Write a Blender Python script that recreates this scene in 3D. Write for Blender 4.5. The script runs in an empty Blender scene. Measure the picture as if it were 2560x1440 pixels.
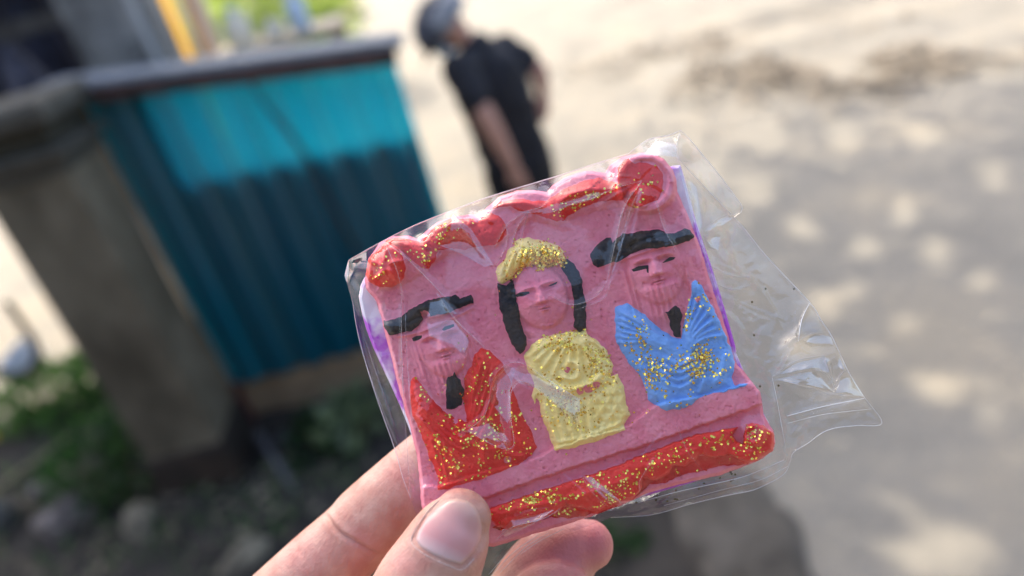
import bpy, bmesh, math, random
import numpy as np
from mathutils import Matrix, Vector, noise as mnoise
from mathutils.bvhtree import BVHTree

random.seed(7)
RNG = np.random.default_rng(7)
scene = bpy.context.scene
COL = scene.collection

# ------------------------------------------------------------------ camera
F = 1849.0                                     # focal length in photo pixels
PITCH = math.radians(28); ROLL = math.atan2(.269, .963)
CAM = np.array([0, 0, 2.3])
_r0 = np.array([1., 0, 0]); _u0 = np.array([0, math.sin(PITCH), math.cos(PITCH)])
FW = np.array([0, math.cos(PITCH), -math.sin(PITCH)])
RT = math.cos(ROLL) * _r0 - math.sin(ROLL) * _u0
UP = math.cos(ROLL) * _u0 + math.sin(ROLL) * _r0
DIST = 0.155                                   # the plaque is held 15.5 cm from the lens
ROT = Matrix(((RT[0], UP[0], -FW[0]), (RT[1], UP[1], -FW[1]), (RT[2], UP[2], -FW[2])))
cam_data = bpy.data.cameras.new('camera')
cam = bpy.data.objects.new('camera', cam_data); COL.objects.link(cam)
cam.matrix_world = Matrix.Translation(Vector(CAM)) @ ROT.to_4x4()
cam_data.sensor_width = 36; cam_data.lens = 36 * F / 2560
cam_data.clip_start = .01; cam_data.clip_end = 500
cam_data.dof.use_dof = True; cam_data.dof.focus_distance = DIST - .001
cam_data.dof.aperture_fstop = 6.4
scene.camera = cam

# ------------------------------------------------------------------ world, sun, exposure
SUN_EL = math.radians(44); SUN_AZ = math.atan2(-.45, .893)     # ahead and to the left
SUN = np.array([math.sin(SUN_AZ) * math.cos(SUN_EL), math.cos(SUN_AZ) * math.cos(SUN_EL), math.sin(SUN_EL)])
world = bpy.data.worlds.new('World'); scene.world = world; world.use_nodes = True
wn = world.node_tree; wn.nodes.clear()
_o = wn.nodes.new('ShaderNodeOutputWorld'); _b = wn.nodes.new('ShaderNodeBackground'); _s = wn.nodes.new('ShaderNodeTexSky')
_s.sky_type = 'NISHITA'; _s.sun_disc = False; _s.sun_elevation = SUN_EL; _s.sun_rotation = SUN_AZ
_s.air_density = 1.0; _s.dust_density = 4.0; _s.ozone_density = .6
_b.inputs['Strength'].default_value = .15
wn.links.new(_s.outputs[0], _b.inputs[0]); wn.links.new(_b.outputs[0], _o.inputs[0])
sd = bpy.data.lights.new('sun', 'SUN'); sd.energy = 2.5; sd.angle = math.radians(.55); sd.color = (1, .89, .71)
so = bpy.data.objects.new('sun', sd); COL.objects.link(so)
so.rotation_mode = 'QUATERNION'; so.rotation_quaternion = Vector(SUN).to_track_quat('Z', 'Y'); so.location = (-3, 6, 8)
scene.view_settings.view_transform = 'Standard'; scene.view_settings.look = 'None'
scene.view_settings.exposure = 1.95; scene.view_settings.gamma = 1
scene.view_settings.use_curve_mapping = False
scene.cycles.max_bounces = 10; scene.cycles.transparent_max_bounces = 24
scene.cycles.use_denoising = True
scene.cycles.sample_clamp_indirect = 8

# ------------------------------------------------------------------ placing helpers
def ray(x, y): return (x - 1280) / F * RT + (720 - y) / F * UP + FW
def gnd(x, y, z=0):
    d = ray(x, y); return CAM + d * ((z - CAM[2]) / d[2])
def at(x, y, Y):
    d = ray(x, y); return CAM + d * (Y / d[1])

def tag(o, label=None, cat=None, group=None, kind=None):
    if label: o['label'] = label
    if cat: o['category'] = cat
    if group: o['group'] = group
    if kind: o['kind'] = kind
    return o
def empty(name, loc=(0, 0, 0), rot=None):
    o = bpy.data.objects.new(name, None); COL.objects.link(o)
    o.empty_display_size = .02
    m = Matrix.Translation(Vector(loc))
    if rot is not None: m = m @ rot.to_4x4()
    o.matrix_world = m
    return o
def mesh(name, verts, faces, mat, parent=None, smooth=False, loc=None):
    me = bpy.data.meshes.new(name)
    me.from_pydata([tuple(map(float, v)) for v in verts] if not isinstance(verts, np.ndarray) else verts.tolist(), [],
                   faces.tolist() if isinstance(faces, np.ndarray) else faces)
    me.update()
    if smooth: me.polygons.foreach_set('use_smooth', [True] * len(me.polygons))
    if mat: me.materials.append(mat)
    o = bpy.data.objects.new(name, me); COL.objects.link(o)
    if parent: o.parent = parent
    if loc is not None: o.location = loc
    return o
class MB:
    def __init__(s): s.v = []; s.f = []
    def add(s, v, f):
        n = len(s.v); s.v += [tuple(map(float, q)) for q in v]; s.f += [tuple(i + n for i in q) for q in f]; return s
    def box(s, c, size, rz=0, jit=0):
        x, y, z = [q / 2 for q in size]; cs, sn = math.cos(rz), math.sin(rz); v = []
        b = min(x, y, z) * .12
        for a in (-1, 1):
            for (i, j) in ((-1, -1), (1, -1), (1, 1), (-1, 1)):
                px, py = i * x, j * y
                v.append((c[0] + px * cs - py * sn, c[1] + px * sn + py * cs, c[2] + a * z))
        v = [tuple(q + random.uniform(-jit, jit) for q in w) for w in v]
        return s.add(v, [(3, 2, 1, 0), (4, 5, 6, 7), (0, 1, 5, 4), (1, 2, 6, 5), (2, 3, 7, 6), (3, 0, 4, 7)])
    def tube(s, pts, rad, n=12, cap=True):
        v, f = tube(pts, rad, n, cap); return s.add(v, f)
    def build(s, name, mat, parent=None, smooth=False, bevel=0, origin=None):
        vv = np.array(s.v)
        if origin is not None: vv = vv - np.array(origin)
        o = mesh(name, vv, s.f, mat, parent, smooth)
        if origin is not None and parent is None: o.location = origin
        if bevel:
            m = o.modifiers.new('bevel', 'BEVEL'); m.width = bevel; m.segments = 2; m.limit_method = 'ANGLE'
        return o

def tube(pts, rad, n=12, cap=True):
    """lofted tube through points; rad is a list of r or (r_side, r_front)"""
    pts = [np.array(p, float) for p in pts]
    rad = [r if isinstance(r, (tuple, list)) else (r, r) for r in rad]
    if cap:                                     # rounded ends
        d0 = pts[0] - pts[1]; d0 /= np.linalg.norm(d0); d1 = pts[-1] - pts[-2]; d1 /= np.linalg.norm(d1)
        a, b, ra, rb = pts[0], pts[-1], rad[0], rad[-1]
        for k in (.5, .8, .97, 1.0):
            c = math.sqrt(max(0, 1 - k * k)) if k < 1 else .02
            pts.insert(0, a + d0 * k * min(ra)); rad.insert(0, (ra[0] * c, ra[1] * c))
            pts.append(b + d1 * k * min(rb)); rad.append((rb[0] * c, rb[1] * c))
    v = []; f = []; ref = None
    N = len(pts)
    for i in range(N):
        t = pts[min(i + 1, N - 1)] - pts[max(i - 1, 0)]; t /= np.linalg.norm(t)
        if ref is None:
            ref = np.cross(t, (0.13, .2, 1)) if abs(t[2]) < .9 else np.cross(t, (0, 1, .1))
        ref = ref - t * ref.dot(t); ref /= np.linalg.norm(ref); bi = np.cross(t, ref)
        for k in range(n):
            a = 2 * math.pi * k / n
            v.append(pts[i] + ref * math.cos(a) * rad[i][0] + bi * math.sin(a) * rad[i][1])
    for i in range(N - 1):
        for k in range(n):
            k2 = (k + 1) % n
            f.append((i * n + k, i * n + k2, (i + 1) * n + k2, (i + 1) * n + k))
    f.append(tuple(range(n))[::-1]); f.append(tuple(range((N - 1) * n, N * n)))
    return v, f

def spline(pts, k=6):
    """Catmull-Rom through rows of numbers"""
    P = [np.array(p, float) for p in pts]; P = [2 * P[0] - P[1]] + P + [2 * P[-1] - P[-2]]; out = []
    for i in range(1, len(P) - 2):
        for j in range(k):
            t = j / k
            out.append(.5 * (2 * P[i] + (P[i + 1] - P[i - 1]) * t + (2 * P[i - 1] - 5 * P[i] + 4 * P[i + 1] - P[i + 2]) * t * t + (3 * P[i] - P[i - 1] - 3 * P[i + 1] + P[i + 2]) * t ** 3))
    out.append(P[-2]); return out

def remesh(mb, voxel, smooth=6):
    """one continuous skin over overlapping tubes"""
    me = bpy.data.meshes.new('tmp'); me.from_pydata(mb.v, [], mb.f); me.update()
    o = bpy.data.objects.new('tmp', me); COL.objects.link(o)
    m = o.modifiers.new('r', 'REMESH'); m.mode = 'VOXEL'; m.voxel_size = voxel; m.adaptivity = 0
    m = o.modifiers.new('s', 'SMOOTH'); m.factor = .5; m.iterations = smooth
    dg = bpy.context.evaluated_depsgraph_get(); dg.update()
    ev = o.evaluated_get(dg); em = ev.to_mesh()
    v = np.empty(len(em.vertices) * 3); em.vertices.foreach_get('co', v); v = v.reshape(-1, 3)
    nn = np.empty(len(em.vertices) * 3); em.vertices.foreach_get('normal', nn); nn = nn.reshape(-1, 3)
    f = [tuple(p.vertices) for p in em.polygons]
    ev.to_mesh_clear(); bpy.data.objects.remove(o); bpy.data.meshes.remove(me)
    return v, nn, f

# ------------------------------------------------------------------ materials
def mat(name, c1, c2=None, scale=8., rough=.7, bump=0., bscale=None, metal=0., spec=.4, detail=5, stretch=(1, 1, 1),
        lo=.35, hi=.65, c3=None, sss=0., sss_r=(1, .4, .25), sss_s=.002, bdist=.01, transl=None):
    m = bpy.data.materials.new(name); m.use_nodes = True; nt = m.node_tree; N = nt.nodes; Lk = nt.links
    p = N['Principled BSDF']
    p.inputs['Roughness'].default_value = rough; p.inputs['Metallic'].default_value = metal
    p.inputs['Specular IOR Level'].default_value = spec
    p.inputs['Base Color'].default_value = (*c1, 1)
    tc = N.new('ShaderNodeTexCoord'); mp = N.new('ShaderNodeMapping'); mp.inputs['Scale'].default_value = stretch
    Lk.new(tc.outputs['Object'], mp.inputs[0])
    if c2:
        n = N.new('ShaderNodeTexNoise'); n.inputs['Scale'].default_value = scale; n.inputs['Detail'].default_value = detail
        n.inputs['Roughness'].default_value = .6
        Lk.new(mp.outputs[0], n.inputs['Vector'])
        r = N.new('ShaderNodeValToRGB'); r.color_ramp.elements[0].position = lo; r.color_ramp.elements[1].position = hi
        r.color_ramp.elements[0].color = (*c1, 1); r.color_ramp.elements[1].color = (*c2, 1)
        if c3:
            e = r.color_ramp.elements.new((lo + hi) / 2); e.color = (*c3, 1)
        Lk.new(n.outputs['Fac'], r.inputs[0]); Lk.new(r.outputs[0], p.inputs['Base Color'])
    if bump:
        n2 = N.new('ShaderNodeTexNoise'); n2.inputs['Scale'].default_value = bscale or scale * 4; n2.inputs['Detail'].default_value = 6
        n2.inputs['Roughness'].default_value = .65
        Lk.new(mp.outputs[0], n2.inputs['Vector'])
        b = N.new('ShaderNodeBump'); b.inputs['Strength'].default_value = bump; b.inputs['Distance'].default_value = bdist
        Lk.new(n2.outputs['Fac'], b.inputs['Height']); Lk.new(b.outputs[0], p.inputs['Normal'])
    if sss:
        p.inputs['Subsurface Weight'].default_value = sss; p.inputs['Subsurface Radius'].default_value = sss_r
        p.inputs['Subsurface Scale'].default_value = sss_s
    if transl:
        t = N.new('ShaderNodeBsdfTranslucent'); t.inputs[0].default_value = (*transl, 1)
        a = N.new('ShaderNodeMixShader'); a.inputs[0].default_value = .45
        Lk.new(p.outputs[0], a.inputs[1]); Lk.new(t.outputs[0], a.inputs[2])
        Lk.new(a.outputs[0], N['Material Output'].inputs[0])
    return m

# ================================================================== SETTING
# ---- ground: one sheet, finer near the viewer, gently uneven
def ground():
    xs = np.unique(np.concatenate([np.linspace(-150, -12, 24), np.linspace(-12, 14, 180), np.linspace(14, 150, 24)]))
    ys = np.unique(np.concatenate([np.linspace(-30, -2, 10), np.linspace(-2, 16, 150), np.linspace(16, 300, 40)]))
    V = []
    for y in ys:
        for x in xs:
            z = 0
            if abs(x) < 13 and -2 < y < 16:
                z = .03 * (mnoise.noise((x * .7, y * .7, 0)) ) + .012 * mnoise.noise((x * 3, y * 3, 5))
                z += .22 * max(0, mnoise.noise((x * .35 + 3, y * .9, 9))) * min(1, max(0, (y - 6) / 2)) * min(1, max(0, (x - 2) / 2))
            V.append((x, y, z - .02))
    n = len(xs); Fc = [(j * n + i, j * n + i + 1, (j + 1) * n + i + 1, (j + 1) * n + i) for j in range(len(ys) - 1) for i in range(n - 1)]
    m = mat('dusty_road', (.228, .200, .155), (.150, .139, .118), 1.3, .9, .6, 22, bdist=.04, lo=.34, hi=.68, detail=9, c3=(.188, .172, .144))
    o = mesh('ground', V, Fc, m, smooth=True); tag(o, kind='structure')
ground()
# ---- dark soil verge beside the road
def verge():
    edge = [(.80, .6), (.76, 1.4), (.72, 1.75), (.67, 2.1), (.55, 2.6), (.28, 3.0), (-.05, 3.25), (-.3, 3.6), (-.6, 4.2), (-1.6, 4.5), (-3.0, 4.55), (-4.2, 4.6), (-6, 4.7)]
    E = spline([(a, b, 0) for a, b in edge], 8)
    V = []; Fc = []
    K = 44
    for i, e in enumerate(E):
        for k in range(K):
            t = k / (K - 1)
            x = e[0] + (-7.5 - e[0]) * t ** 1.6; y = e[1] + (-2.0 - e[1]) * t ** 1.6
            w = .05 * mnoise.noise((e[0] * 4, e[1] * 4, 3)) * (1 - t)
            h = .05 * min(1, t * 6) + .04 * mnoise.noise((x * 4, y * 4, 1)) * min(1, t * 5) - .035 * (k == 0)
            V.append((x + w, y + w, h + .004))
    for i in range(len(E) - 1):
        for k in range(K - 1): Fc.append((i * K + k, i * K + k + 1, (i + 1) * K + k + 1, (i + 1) * K + k))
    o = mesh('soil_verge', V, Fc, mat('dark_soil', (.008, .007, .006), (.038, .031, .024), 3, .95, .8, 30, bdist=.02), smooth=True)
    tag(o, kind='structure')
verge()
def dusty_strip():
    edge = [(.86, .5), (.82, 1.4), (.79, 1.75), (.77, 2.1), (.66, 2.6), (.42, 3.0), (.1, 3.3), (-.2, 3.7), (-.6, 4.4)]
    E = spline([(a, b, 0) for a, b in edge], 10); V = []; Fc = []; K = 8
    for i, e in enumerate(E):
        for k in range(K):
            t = k / (K - 1); w = .09 * mnoise.noise((e[0] * 5, e[1] * 5, 8)) + .04 * mnoise.noise((e[0] * 14, e[1] * 14, 2)); w2 = .10 * mnoise.noise((e[0] * 6, e[1] * 6, 18))
            d = .52 * t; V.append((e[0] - d * .8 + w * (1 - t) + w2 * t, e[1] - d * .45 + w * (1 - t), .018 + .05 * math.sin(t * math.pi) ** .7 * (1 + .5 * mnoise.noise((e[0] * 6, e[1] * 6, t * 2))) + .012 * t - .04 * (k == 0) - .05 * (k == K - 1)))
    for i in range(len(E) - 1):
        for k in range(K - 1): Fc.append((i * K + k, i * K + k + 1, (i + 1) * K + k + 1, (i + 1) * K + k))
    o = mesh('dusty_verge', V, Fc, mat('brown_dust', (.042, .036, .028), (.095, .083, .068), 7, .95, .8, 40, bdist=.02), smooth=True); tag(o, kind='structure')
dusty_strip()

# ---- concrete gate pier, with stepped cap and stained foot
M_CONC = mat('pier_concrete', (.058, .046, .028), (.215, .178, .125), 2.6, .9, .7, 24, stretch=(1, 1, .6), lo=.34, hi=.68, detail=9, c3=(.125, .104, .07), bdist=.02)
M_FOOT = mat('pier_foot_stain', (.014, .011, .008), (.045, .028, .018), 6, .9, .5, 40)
def pier():
    Y = 3.05; xc = -1.775; w = .375
    root = empty('gate_pier', (xc, Y + w / 2, 0))
    tag(root, 'tall grey-brown concrete gate pier with a stepped cap and dark stained foot', 'pier')
    zt = at(120, 430, Y)[2]; z0 = at(470, 1130, Y)[2]
    def ring(z, wd, jit=.0):
        return [(sx * wd / 2, sy * wd / 2, z) for sx, sy in ((-1, -1), (1, -1), (1, 1), (-1, 1))]
    def stack(rows):
        b = MB(); v = []; f = []
        for z, wd in rows: v += ring(z, wd)
        for i in range(len(rows) - 1):
            for k in range(4): f.append((i * 4 + k, i * 4 + (k + 1) % 4, i * 4 + 4 + (k + 1) % 4, i * 4 + 4 + k))
        f.append((3, 2, 1, 0)); n = len(rows) * 4; f.append((n - 4, n - 3, n - 2, n - 1))
        return b.add(v, f)
    stack([(z0, w), (.6, w * 1.0), (1.0, w * .985), (zt - .02, w * .97)]).build('shaft', M_CONC, root, bevel=.012)
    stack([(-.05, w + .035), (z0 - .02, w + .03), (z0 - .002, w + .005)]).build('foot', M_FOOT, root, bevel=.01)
    m2 = mat('cap_concrete', (.036, .034, .027), (.085, .08, .066), 5, .9, .5, 40)
    m3 = mat('cap_band_dark', (.018, .017, .010), (.04, .036, .024), 5, .9, .5, 40)  # neck band in a darker olive than the cap slabs
    stack([(zt - .018, w * 1.02), (zt + .03, w * 1.06), (zt + .055, w * 1.24), (zt + .085, w * 1.26)]).build('cap_moulding', m2, root, bevel=.006)
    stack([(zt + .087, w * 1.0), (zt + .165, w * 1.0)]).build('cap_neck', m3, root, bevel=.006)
    stack([(zt + .167, w * 1.08), (zt + .19, w * 1.28), (zt + .25, w * 1.32), (zt + .275, w * 1.2)]).build('cap_slab', m2, root, bevel=.006)
pier()
# ---- grey painted concrete post rising behind the pier
def post():
    a = at(330, 190, 3.95); b = at(240, 40, 3.95)
    x0 = at(205, 150, 3.95)[0]; x1 = at(430, 150, 3.95)[0]
    root = empty('concrete_post', ((x0 + x1) / 2, 3.95, 0)); tag(root, 'grey plastered concrete post with faded ring marks behind the gate pier', 'post')
    W = x1 - x0
    MB().box((0, .12, 1.3), (W, .24, 2.6)).build('post_shaft', mat('post_plaster', (.06, .058, .055), (.24, .235, .22), 4, .9, .5, 40, lo=.36, hi=.64), root, bevel=.01)
    mr = mat('faded_ring_paint', (.14, .14, .14), (.2, .2, .19), 20, .9)
    for px, py, r in ((275, 85, .055), (330, 130, .06), (262, 25, .05)):
        p = at(px, py, 3.95)
        v = []; f = []; n = 28
        for k in range(n):
            t = 2 * math.pi * k / n
            for q in (r * .6, r): v.append((p[0] - (x0 + x1) / 2 + q * math.cos(t), -.004, p[2] + q * math.sin(t)))
        for k in range(n): f.append((2 * k, 2 * k + 1, (2 * k + 3) % (2 * n), (2 * k + 2) % (2 * n)))
        mesh('ring_mark', v, f, mr, root)
    MB().box((W / 2 - .06, -.012, 1.3), (.035, .02, 2.6)).build('conduit', mat('grey_conduit', (.4, .4, .39), rough=.6), root, bevel=.005)
post()

# ---- dark stall behind, top left corner
def stall():
    root = empty('market_stall', (-3.2, 4.9, 0)); tag(root, 'dark unlit market stall with navy tarpaulin behind the gate pier', 'stall')
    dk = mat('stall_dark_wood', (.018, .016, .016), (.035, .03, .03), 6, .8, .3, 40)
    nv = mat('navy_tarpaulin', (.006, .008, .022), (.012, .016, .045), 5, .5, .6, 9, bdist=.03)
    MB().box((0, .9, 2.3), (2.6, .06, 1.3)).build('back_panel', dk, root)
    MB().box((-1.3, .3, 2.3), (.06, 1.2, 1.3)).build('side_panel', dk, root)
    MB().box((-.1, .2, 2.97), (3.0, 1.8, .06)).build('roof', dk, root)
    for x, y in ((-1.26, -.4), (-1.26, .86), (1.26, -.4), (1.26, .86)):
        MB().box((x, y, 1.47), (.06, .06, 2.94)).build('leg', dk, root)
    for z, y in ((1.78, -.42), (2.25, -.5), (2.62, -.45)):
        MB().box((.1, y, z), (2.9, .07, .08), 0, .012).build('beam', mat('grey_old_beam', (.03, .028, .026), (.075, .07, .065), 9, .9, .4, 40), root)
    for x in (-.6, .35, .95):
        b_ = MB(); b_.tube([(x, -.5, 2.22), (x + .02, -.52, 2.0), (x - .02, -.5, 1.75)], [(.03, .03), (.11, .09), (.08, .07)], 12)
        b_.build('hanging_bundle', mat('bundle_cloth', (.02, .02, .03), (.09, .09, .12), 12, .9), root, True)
    # hanging tarpaulin, folded
    v = []; f = []; nx, nz = 40, 14
    for j in range(nz):
        for i in range(nx):
            x = -1.0 + 2.1 * i / (nx - 1); z = 2.9 - 1.15 * j / (nz - 1)
            v.append((x, .1 + .05 * math.sin(i * 1.3) + .05 * mnoise.noise((x * 2, z, 4)), z))
    for j in range(nz - 1):
        for i in range(nx - 1): f.append((j * nx + i, j * nx + i + 1, (j + 1) * nx + i + 1, (j + 1) * nx + i))
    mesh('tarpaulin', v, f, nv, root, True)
stall()

# ---- teal corrugated plastic sheet fence
def sheet_fence():
    Y = 3.53
    xl = at(583, 967, Y)[0]; xr = at(1190, 800, Y)[0]
    def z_on(x, px0, py0, px1, py1):           # height where a picture line meets the vertical at x
        best = None
        for t in np.linspace(0, 1, 400):
            p = at(px0 + (px1 - px0) * t, py0 + (py1 - py0) * t, Y)
            if best is None or abs(p[0] - x) < best[0]: best = (abs(p[0] - x), p[2])
        return best[1]
    ztl = at(222, 235, Y)[2]; ztr = at(985, 150, Y)[2]; zb = .3
    xtr = at(985, 150, Y)[0]
    root = empty('sheet_fence', ((xl + xr) / 2, Y, 0)); ox = (xl + xr) / 2
    tag(root, 'teal corrugated plastic sheet fence with a grey plank along its top', 'fence')
    m = bpy.data.materials.new('teal_corrugated_plastic'); m.use_nodes = True; nt = m.node_tree; N = nt.nodes; Lk = nt.links
    p = N['Principled BSDF']; p.inputs['Base Color'].default_value = (.002, .075, .12, 1); p.inputs['Roughness'].default_value = .24
    tc = N.new('ShaderNodeTexCoord'); nz = N.new('ShaderNodeTexNoise'); mp = N.new('ShaderNodeMapping'); mp.inputs['Scale'].default_value = (7, 7, .7)
    Lk.new(tc.outputs['Object'], mp.inputs[0]); Lk.new(mp.outputs[0], nz.inputs['Vector']); nz.inputs['Scale'].default_value = 1.2
    r = N.new('ShaderNodeValToRGB'); r.color_ramp.elements[0].color = (.003, .085, .135, 1); r.color_ramp.elements[1].color = (.05, .155, .185, 1)
    r.color_ramp.elements[0].position = .4; r.color_ramp.elements[1].position = .75
    Lk.new(nz.outputs['Fac'], r.inputs[0]); Lk.new(r.outputs[0], p.inputs['Base Color'])
    t = N.new('ShaderNodeBsdfTranslucent'); t.inputs[0].default_value = (.0, .52, .78, 1)
    tr = N.new('ShaderNodeBsdfTransparent'); tr.inputs[0].default_value = (.05, .5, .6, 1)
    a = N.new('ShaderNodeMixShader'); a.inputs[0].default_value = .42
    b = N.new('ShaderNodeMixShader'); b.inputs[0].default_value = .10
    Lk.new(p.outputs[0], a.inputs[1]); Lk.new(t.outputs[0], a.inputs[2]); Lk.new(a.outputs[0], b.inputs[1]); Lk.new(tr.outputs[0], b.inputs[2])
    Lk.new(b.outputs[0], N['Material Output'].inputs[0])
    v = []; f = []; nx, nzz = 200, 16; per = .165
    for j in range(nzz):
        for i in range(nx):
            t_ = i / (nx - 1); x = xl + (xr - xl) * t_
            zt = ztl + .03 + (ztr - ztl) * t_; z = zb + (zt - zb) * j / (nzz - 1)
            ph = 2 * math.pi * (x - xl) / per + 1.1 * mnoise.noise((x * 2.3, 3, 0))
            v.append((x - ox, (.018 + .008 * mnoise.noise((x * 3.1, 7, z))) * math.sin(ph) + .004 * math.sin(3 * ph) + .01 * mnoise.noise((x * 2, 0, z * 2)), z))
    for j in range(nzz - 1):
        for i in range(nx - 1): f.append((j * nx + i, j * nx + i + 1, (j + 1) * nx + i + 1, (j + 1) * nx + i))
    mesh('corrugated_sheet', v, f, m, root, True)
    # slats nailed along its top
    grey = mat('weathered_grey_plank', (.10, .115, .135), (.17, .185, .21), 4, .75, .4, 50, stretch=(1, 8, 8))
    rust = mat('rusty_brown_rail', (.035, .018, .016), (.10, .045, .04), 9, .8, .4, 60)
    def slab(name, x0, x1, z0, z1, th, y0, y1, mt):
        vv = []
        for x, z in ((x0, z0), (x1, z1)):
            vv += [(x - ox, y0, z), (x - ox, y1, z), (x - ox, y1, z + th), (x - ox, y0, z + th)]
        return MB().add(vv, [(0, 1, 5, 4), (1, 2, 6, 5), (2, 3, 7, 6), (3, 0, 4, 7), (3, 2, 1, 0), (4, 5, 6, 7)]).build(name, mt, root, bevel=.008)
    slab('top_plank', xl - .12, xr + .06, ztl + .052, ztr + .052, .04, -.10, .17, grey)
    slab('rail', xl - .05, xr + .02, ztl - .012, ztr - .012, .062, -.075, -.03, rust)
    slab('bottom_rail', xl, xr, zb + .0, zb + .0, .03, .03, .06, rust)
    for px, py, y in ((583, 967, -.03), (742, 920, .06), (1190, 800, .03)):
        x = at(px, py, Y)[0] - ox
        mt = mat('red_oxide_post', (.10, .018, .02), (.05, .014, .014), 12, .7) if px < 600 else mat('dark_blue_post', (.012, .015, .025), (.02, .022, .03), 12, .7)
        MB().box((x + .015, y + .02, zb / 2 + .01), (.035, .035, zb + .03)).build('leg', mt, root, bevel=.004)
    o = MB(); pts = [at(632, 215, Y - .06), at(660, 290, Y - .05), at(720, 330 + 0, Y - .04), at(768, 385, Y - .045), at(832, 516, Y - .04), at(905, 640, Y - .04)]
    pts = [at(625, 205, Y - .06), at(668, 265, Y - .045), at(712, 320, Y - .045), at(765, 388, Y - .045), at(830, 512, Y - .04), at(890, 620, Y - .04), at(935, 700, Y - .04)]
    pts = [q - np.array([ox, Y, 0]) for q in pts]
    o.tube(spline(pts, 4), [.011] * len(spline(pts, 4)), 8).build('cord', mat('dark_cord', (.03, .04, .04), rough=.8), root, True)
    # two unseen boards added behind the sheet to darken its lower and left parts
    yb = Y + .032
    bx0 = at(450, 420, Y)[0]; bx1 = xr - .02
    zl = at(500, 445, Y)[2]; zr = at(1000, 350, Y)[2]
    wood = mat('plywood', (.22, .15, .09), (.32, .23, .14), 3, .8, .3, 40, stretch=(1, 1, 6))
    def board(x0, x1, za, zb_, name, lab):
        vv = []
        for y in (0, .018):
            vv += [(x0 - (x0 + x1) / 2, y, -.0), (x1 - (x0 + x1) / 2, y, 0), (x1 - (x0 + x1) / 2, y, zb_), (x0 - (x0 + x1) / 2, y, za)]
        ob = MB().add(vv, [(0, 1, 2, 3), (7, 6, 5, 4), (0, 4, 5, 1), (1, 5, 6, 2), (2, 6, 7, 3), (3, 7, 4, 0)]).build(name, wood, None, bevel=.003)
        ob.location = ((x0 + x1) / 2, yb if 'wide' in lab else yb + .022, .0); tag(ob, lab, 'board', 'shade boards added behind the teal fence')
    board(bx0 - .05, bx1, zl, zr, 'shade_board', 'wide low plywood board added unseen to shade the lower part of the teal sheet fence')
    board(xl - .05, at(452, 400, Y)[0], ztl + .02, ztl + .01, 'shade_board', 'narrow tall plywood board added unseen to shade the left end of the teal fence')
sheet_fence()

# ---- low khaki wall seen under the fence
def low_wall():
    Y = 4.15
    a = at(560, 960, Y); b = at(960, 900, Y)
    x0, x1 = -2.6, -.7
    root = empty('low_wall', ((x0 + x1) / 2, Y, 0)); tag(root, 'low khaki plastered wall seen beneath the teal fence', 'wall')
    MB().box((0, .06, .17), (x1 - x0, .12, .40)).build('wall_body', mat('khaki_plaster', (.06, .05, .026), (.10, .085, .05), 4, .9, .4, 40), root, bevel=.01)
    MB().box((0, .06, .39), (x1 - x0 + .04, .16, .04)).build('coping', mat('khaki_coping', (.16, .14, .09), (.2, .17, .11), 6, .9, .4, 40), root, bevel=.008)
low_wall()

# ================================================================== PLANTS
def leaf_faces(n, cen, spread, size, droop=.3, up=.4, seed=1):
    R = np.random.default_rng(seed); v = []; f = []
    for i in range(n):
        while True:
            q = R.uniform(-1, 1, 3)
            if q.dot(q) < 1 and (R.random() < .35 + .65 * q.dot(q)): break
        if mnoise.noise(Vector(q * 1.7) + Vector((seed, 0, 0))) < -.22: continue
        c = np.array(cen) + q * np.array(spread)
        s = size * R.uniform(.6, 1.3)
        d = q * .8 + R.normal(0, .5, 3) + np.array([0, 0, up - droop]); d /= np.linalg.norm(d)
        w = np.cross(d, R.normal(0, 1, 3)); w /= np.linalg.norm(w)
        nn = np.cross(d, w)
        k = len(v)
        v += [c, c + d * s * .45 + w * s * .28 + nn * s * .05, c + d * s + nn * -s * .1, c + d * s * .45 - w * s * .28 + nn * s * .05]
        f += [(k, k + 1, k + 2), (k, k + 2, k + 3)]
    return v, f
def plant(name, loc, spread, n, size, mt, label, cat, group=None, stems=5, lift=None, seed=1, stem_m=None):
    root = empty(name, loc); tag(root, label, cat, group)
    lift = spread[2] * .9 if lift is None else lift
    v, f = leaf_faces(n, (0, 0, lift), spread, size, seed=seed)
    mesh('foliage', v, f, mt, root)
    b = MB(); R = random.Random(seed)
    for k in range(stems):
        a = R.uniform(0, 6.28); rr = R.uniform(.2, .7)
        e = (math.cos(a) * spread[0] * rr, math.sin(a) * spread[1] * rr, lift + spread[2] * .4)
        b.tube([(0, 0, -.03), (e[0] * .4, e[1] * .4, lift * .6), e], [.02 * size / .1, .014 * size / .1, .004 * size / .1], 6)
    b.build('stems', stem_m or M_STEM, root, True)
    return root
M_STEM = mat('stem', (.08, .07, .03), (.12, .09, .05), 20, .8)
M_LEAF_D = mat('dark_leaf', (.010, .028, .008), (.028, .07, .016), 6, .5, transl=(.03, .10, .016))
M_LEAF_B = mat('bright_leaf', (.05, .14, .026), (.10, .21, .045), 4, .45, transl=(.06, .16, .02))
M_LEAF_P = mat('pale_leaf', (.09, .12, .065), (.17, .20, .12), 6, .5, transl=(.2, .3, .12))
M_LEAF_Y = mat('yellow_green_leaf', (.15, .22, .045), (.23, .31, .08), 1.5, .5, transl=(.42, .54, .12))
g = gnd(130, 1080); plant('leafy_bush', (g[0] + .02, g[1] + .15, 0), (.42, .3, .2), 900, .075, M_LEAF_B, 'bright green low bush growing left of the gate pier', 'bush', seed=3)
g = gnd(300, 960); plant('leafy_bush', (g[0], g[1], 0), (.3, .3, .16), 500, .07, M_LEAF_B, 'small green bush close against the left side of the gate pier', 'bush', seed=4)
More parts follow.
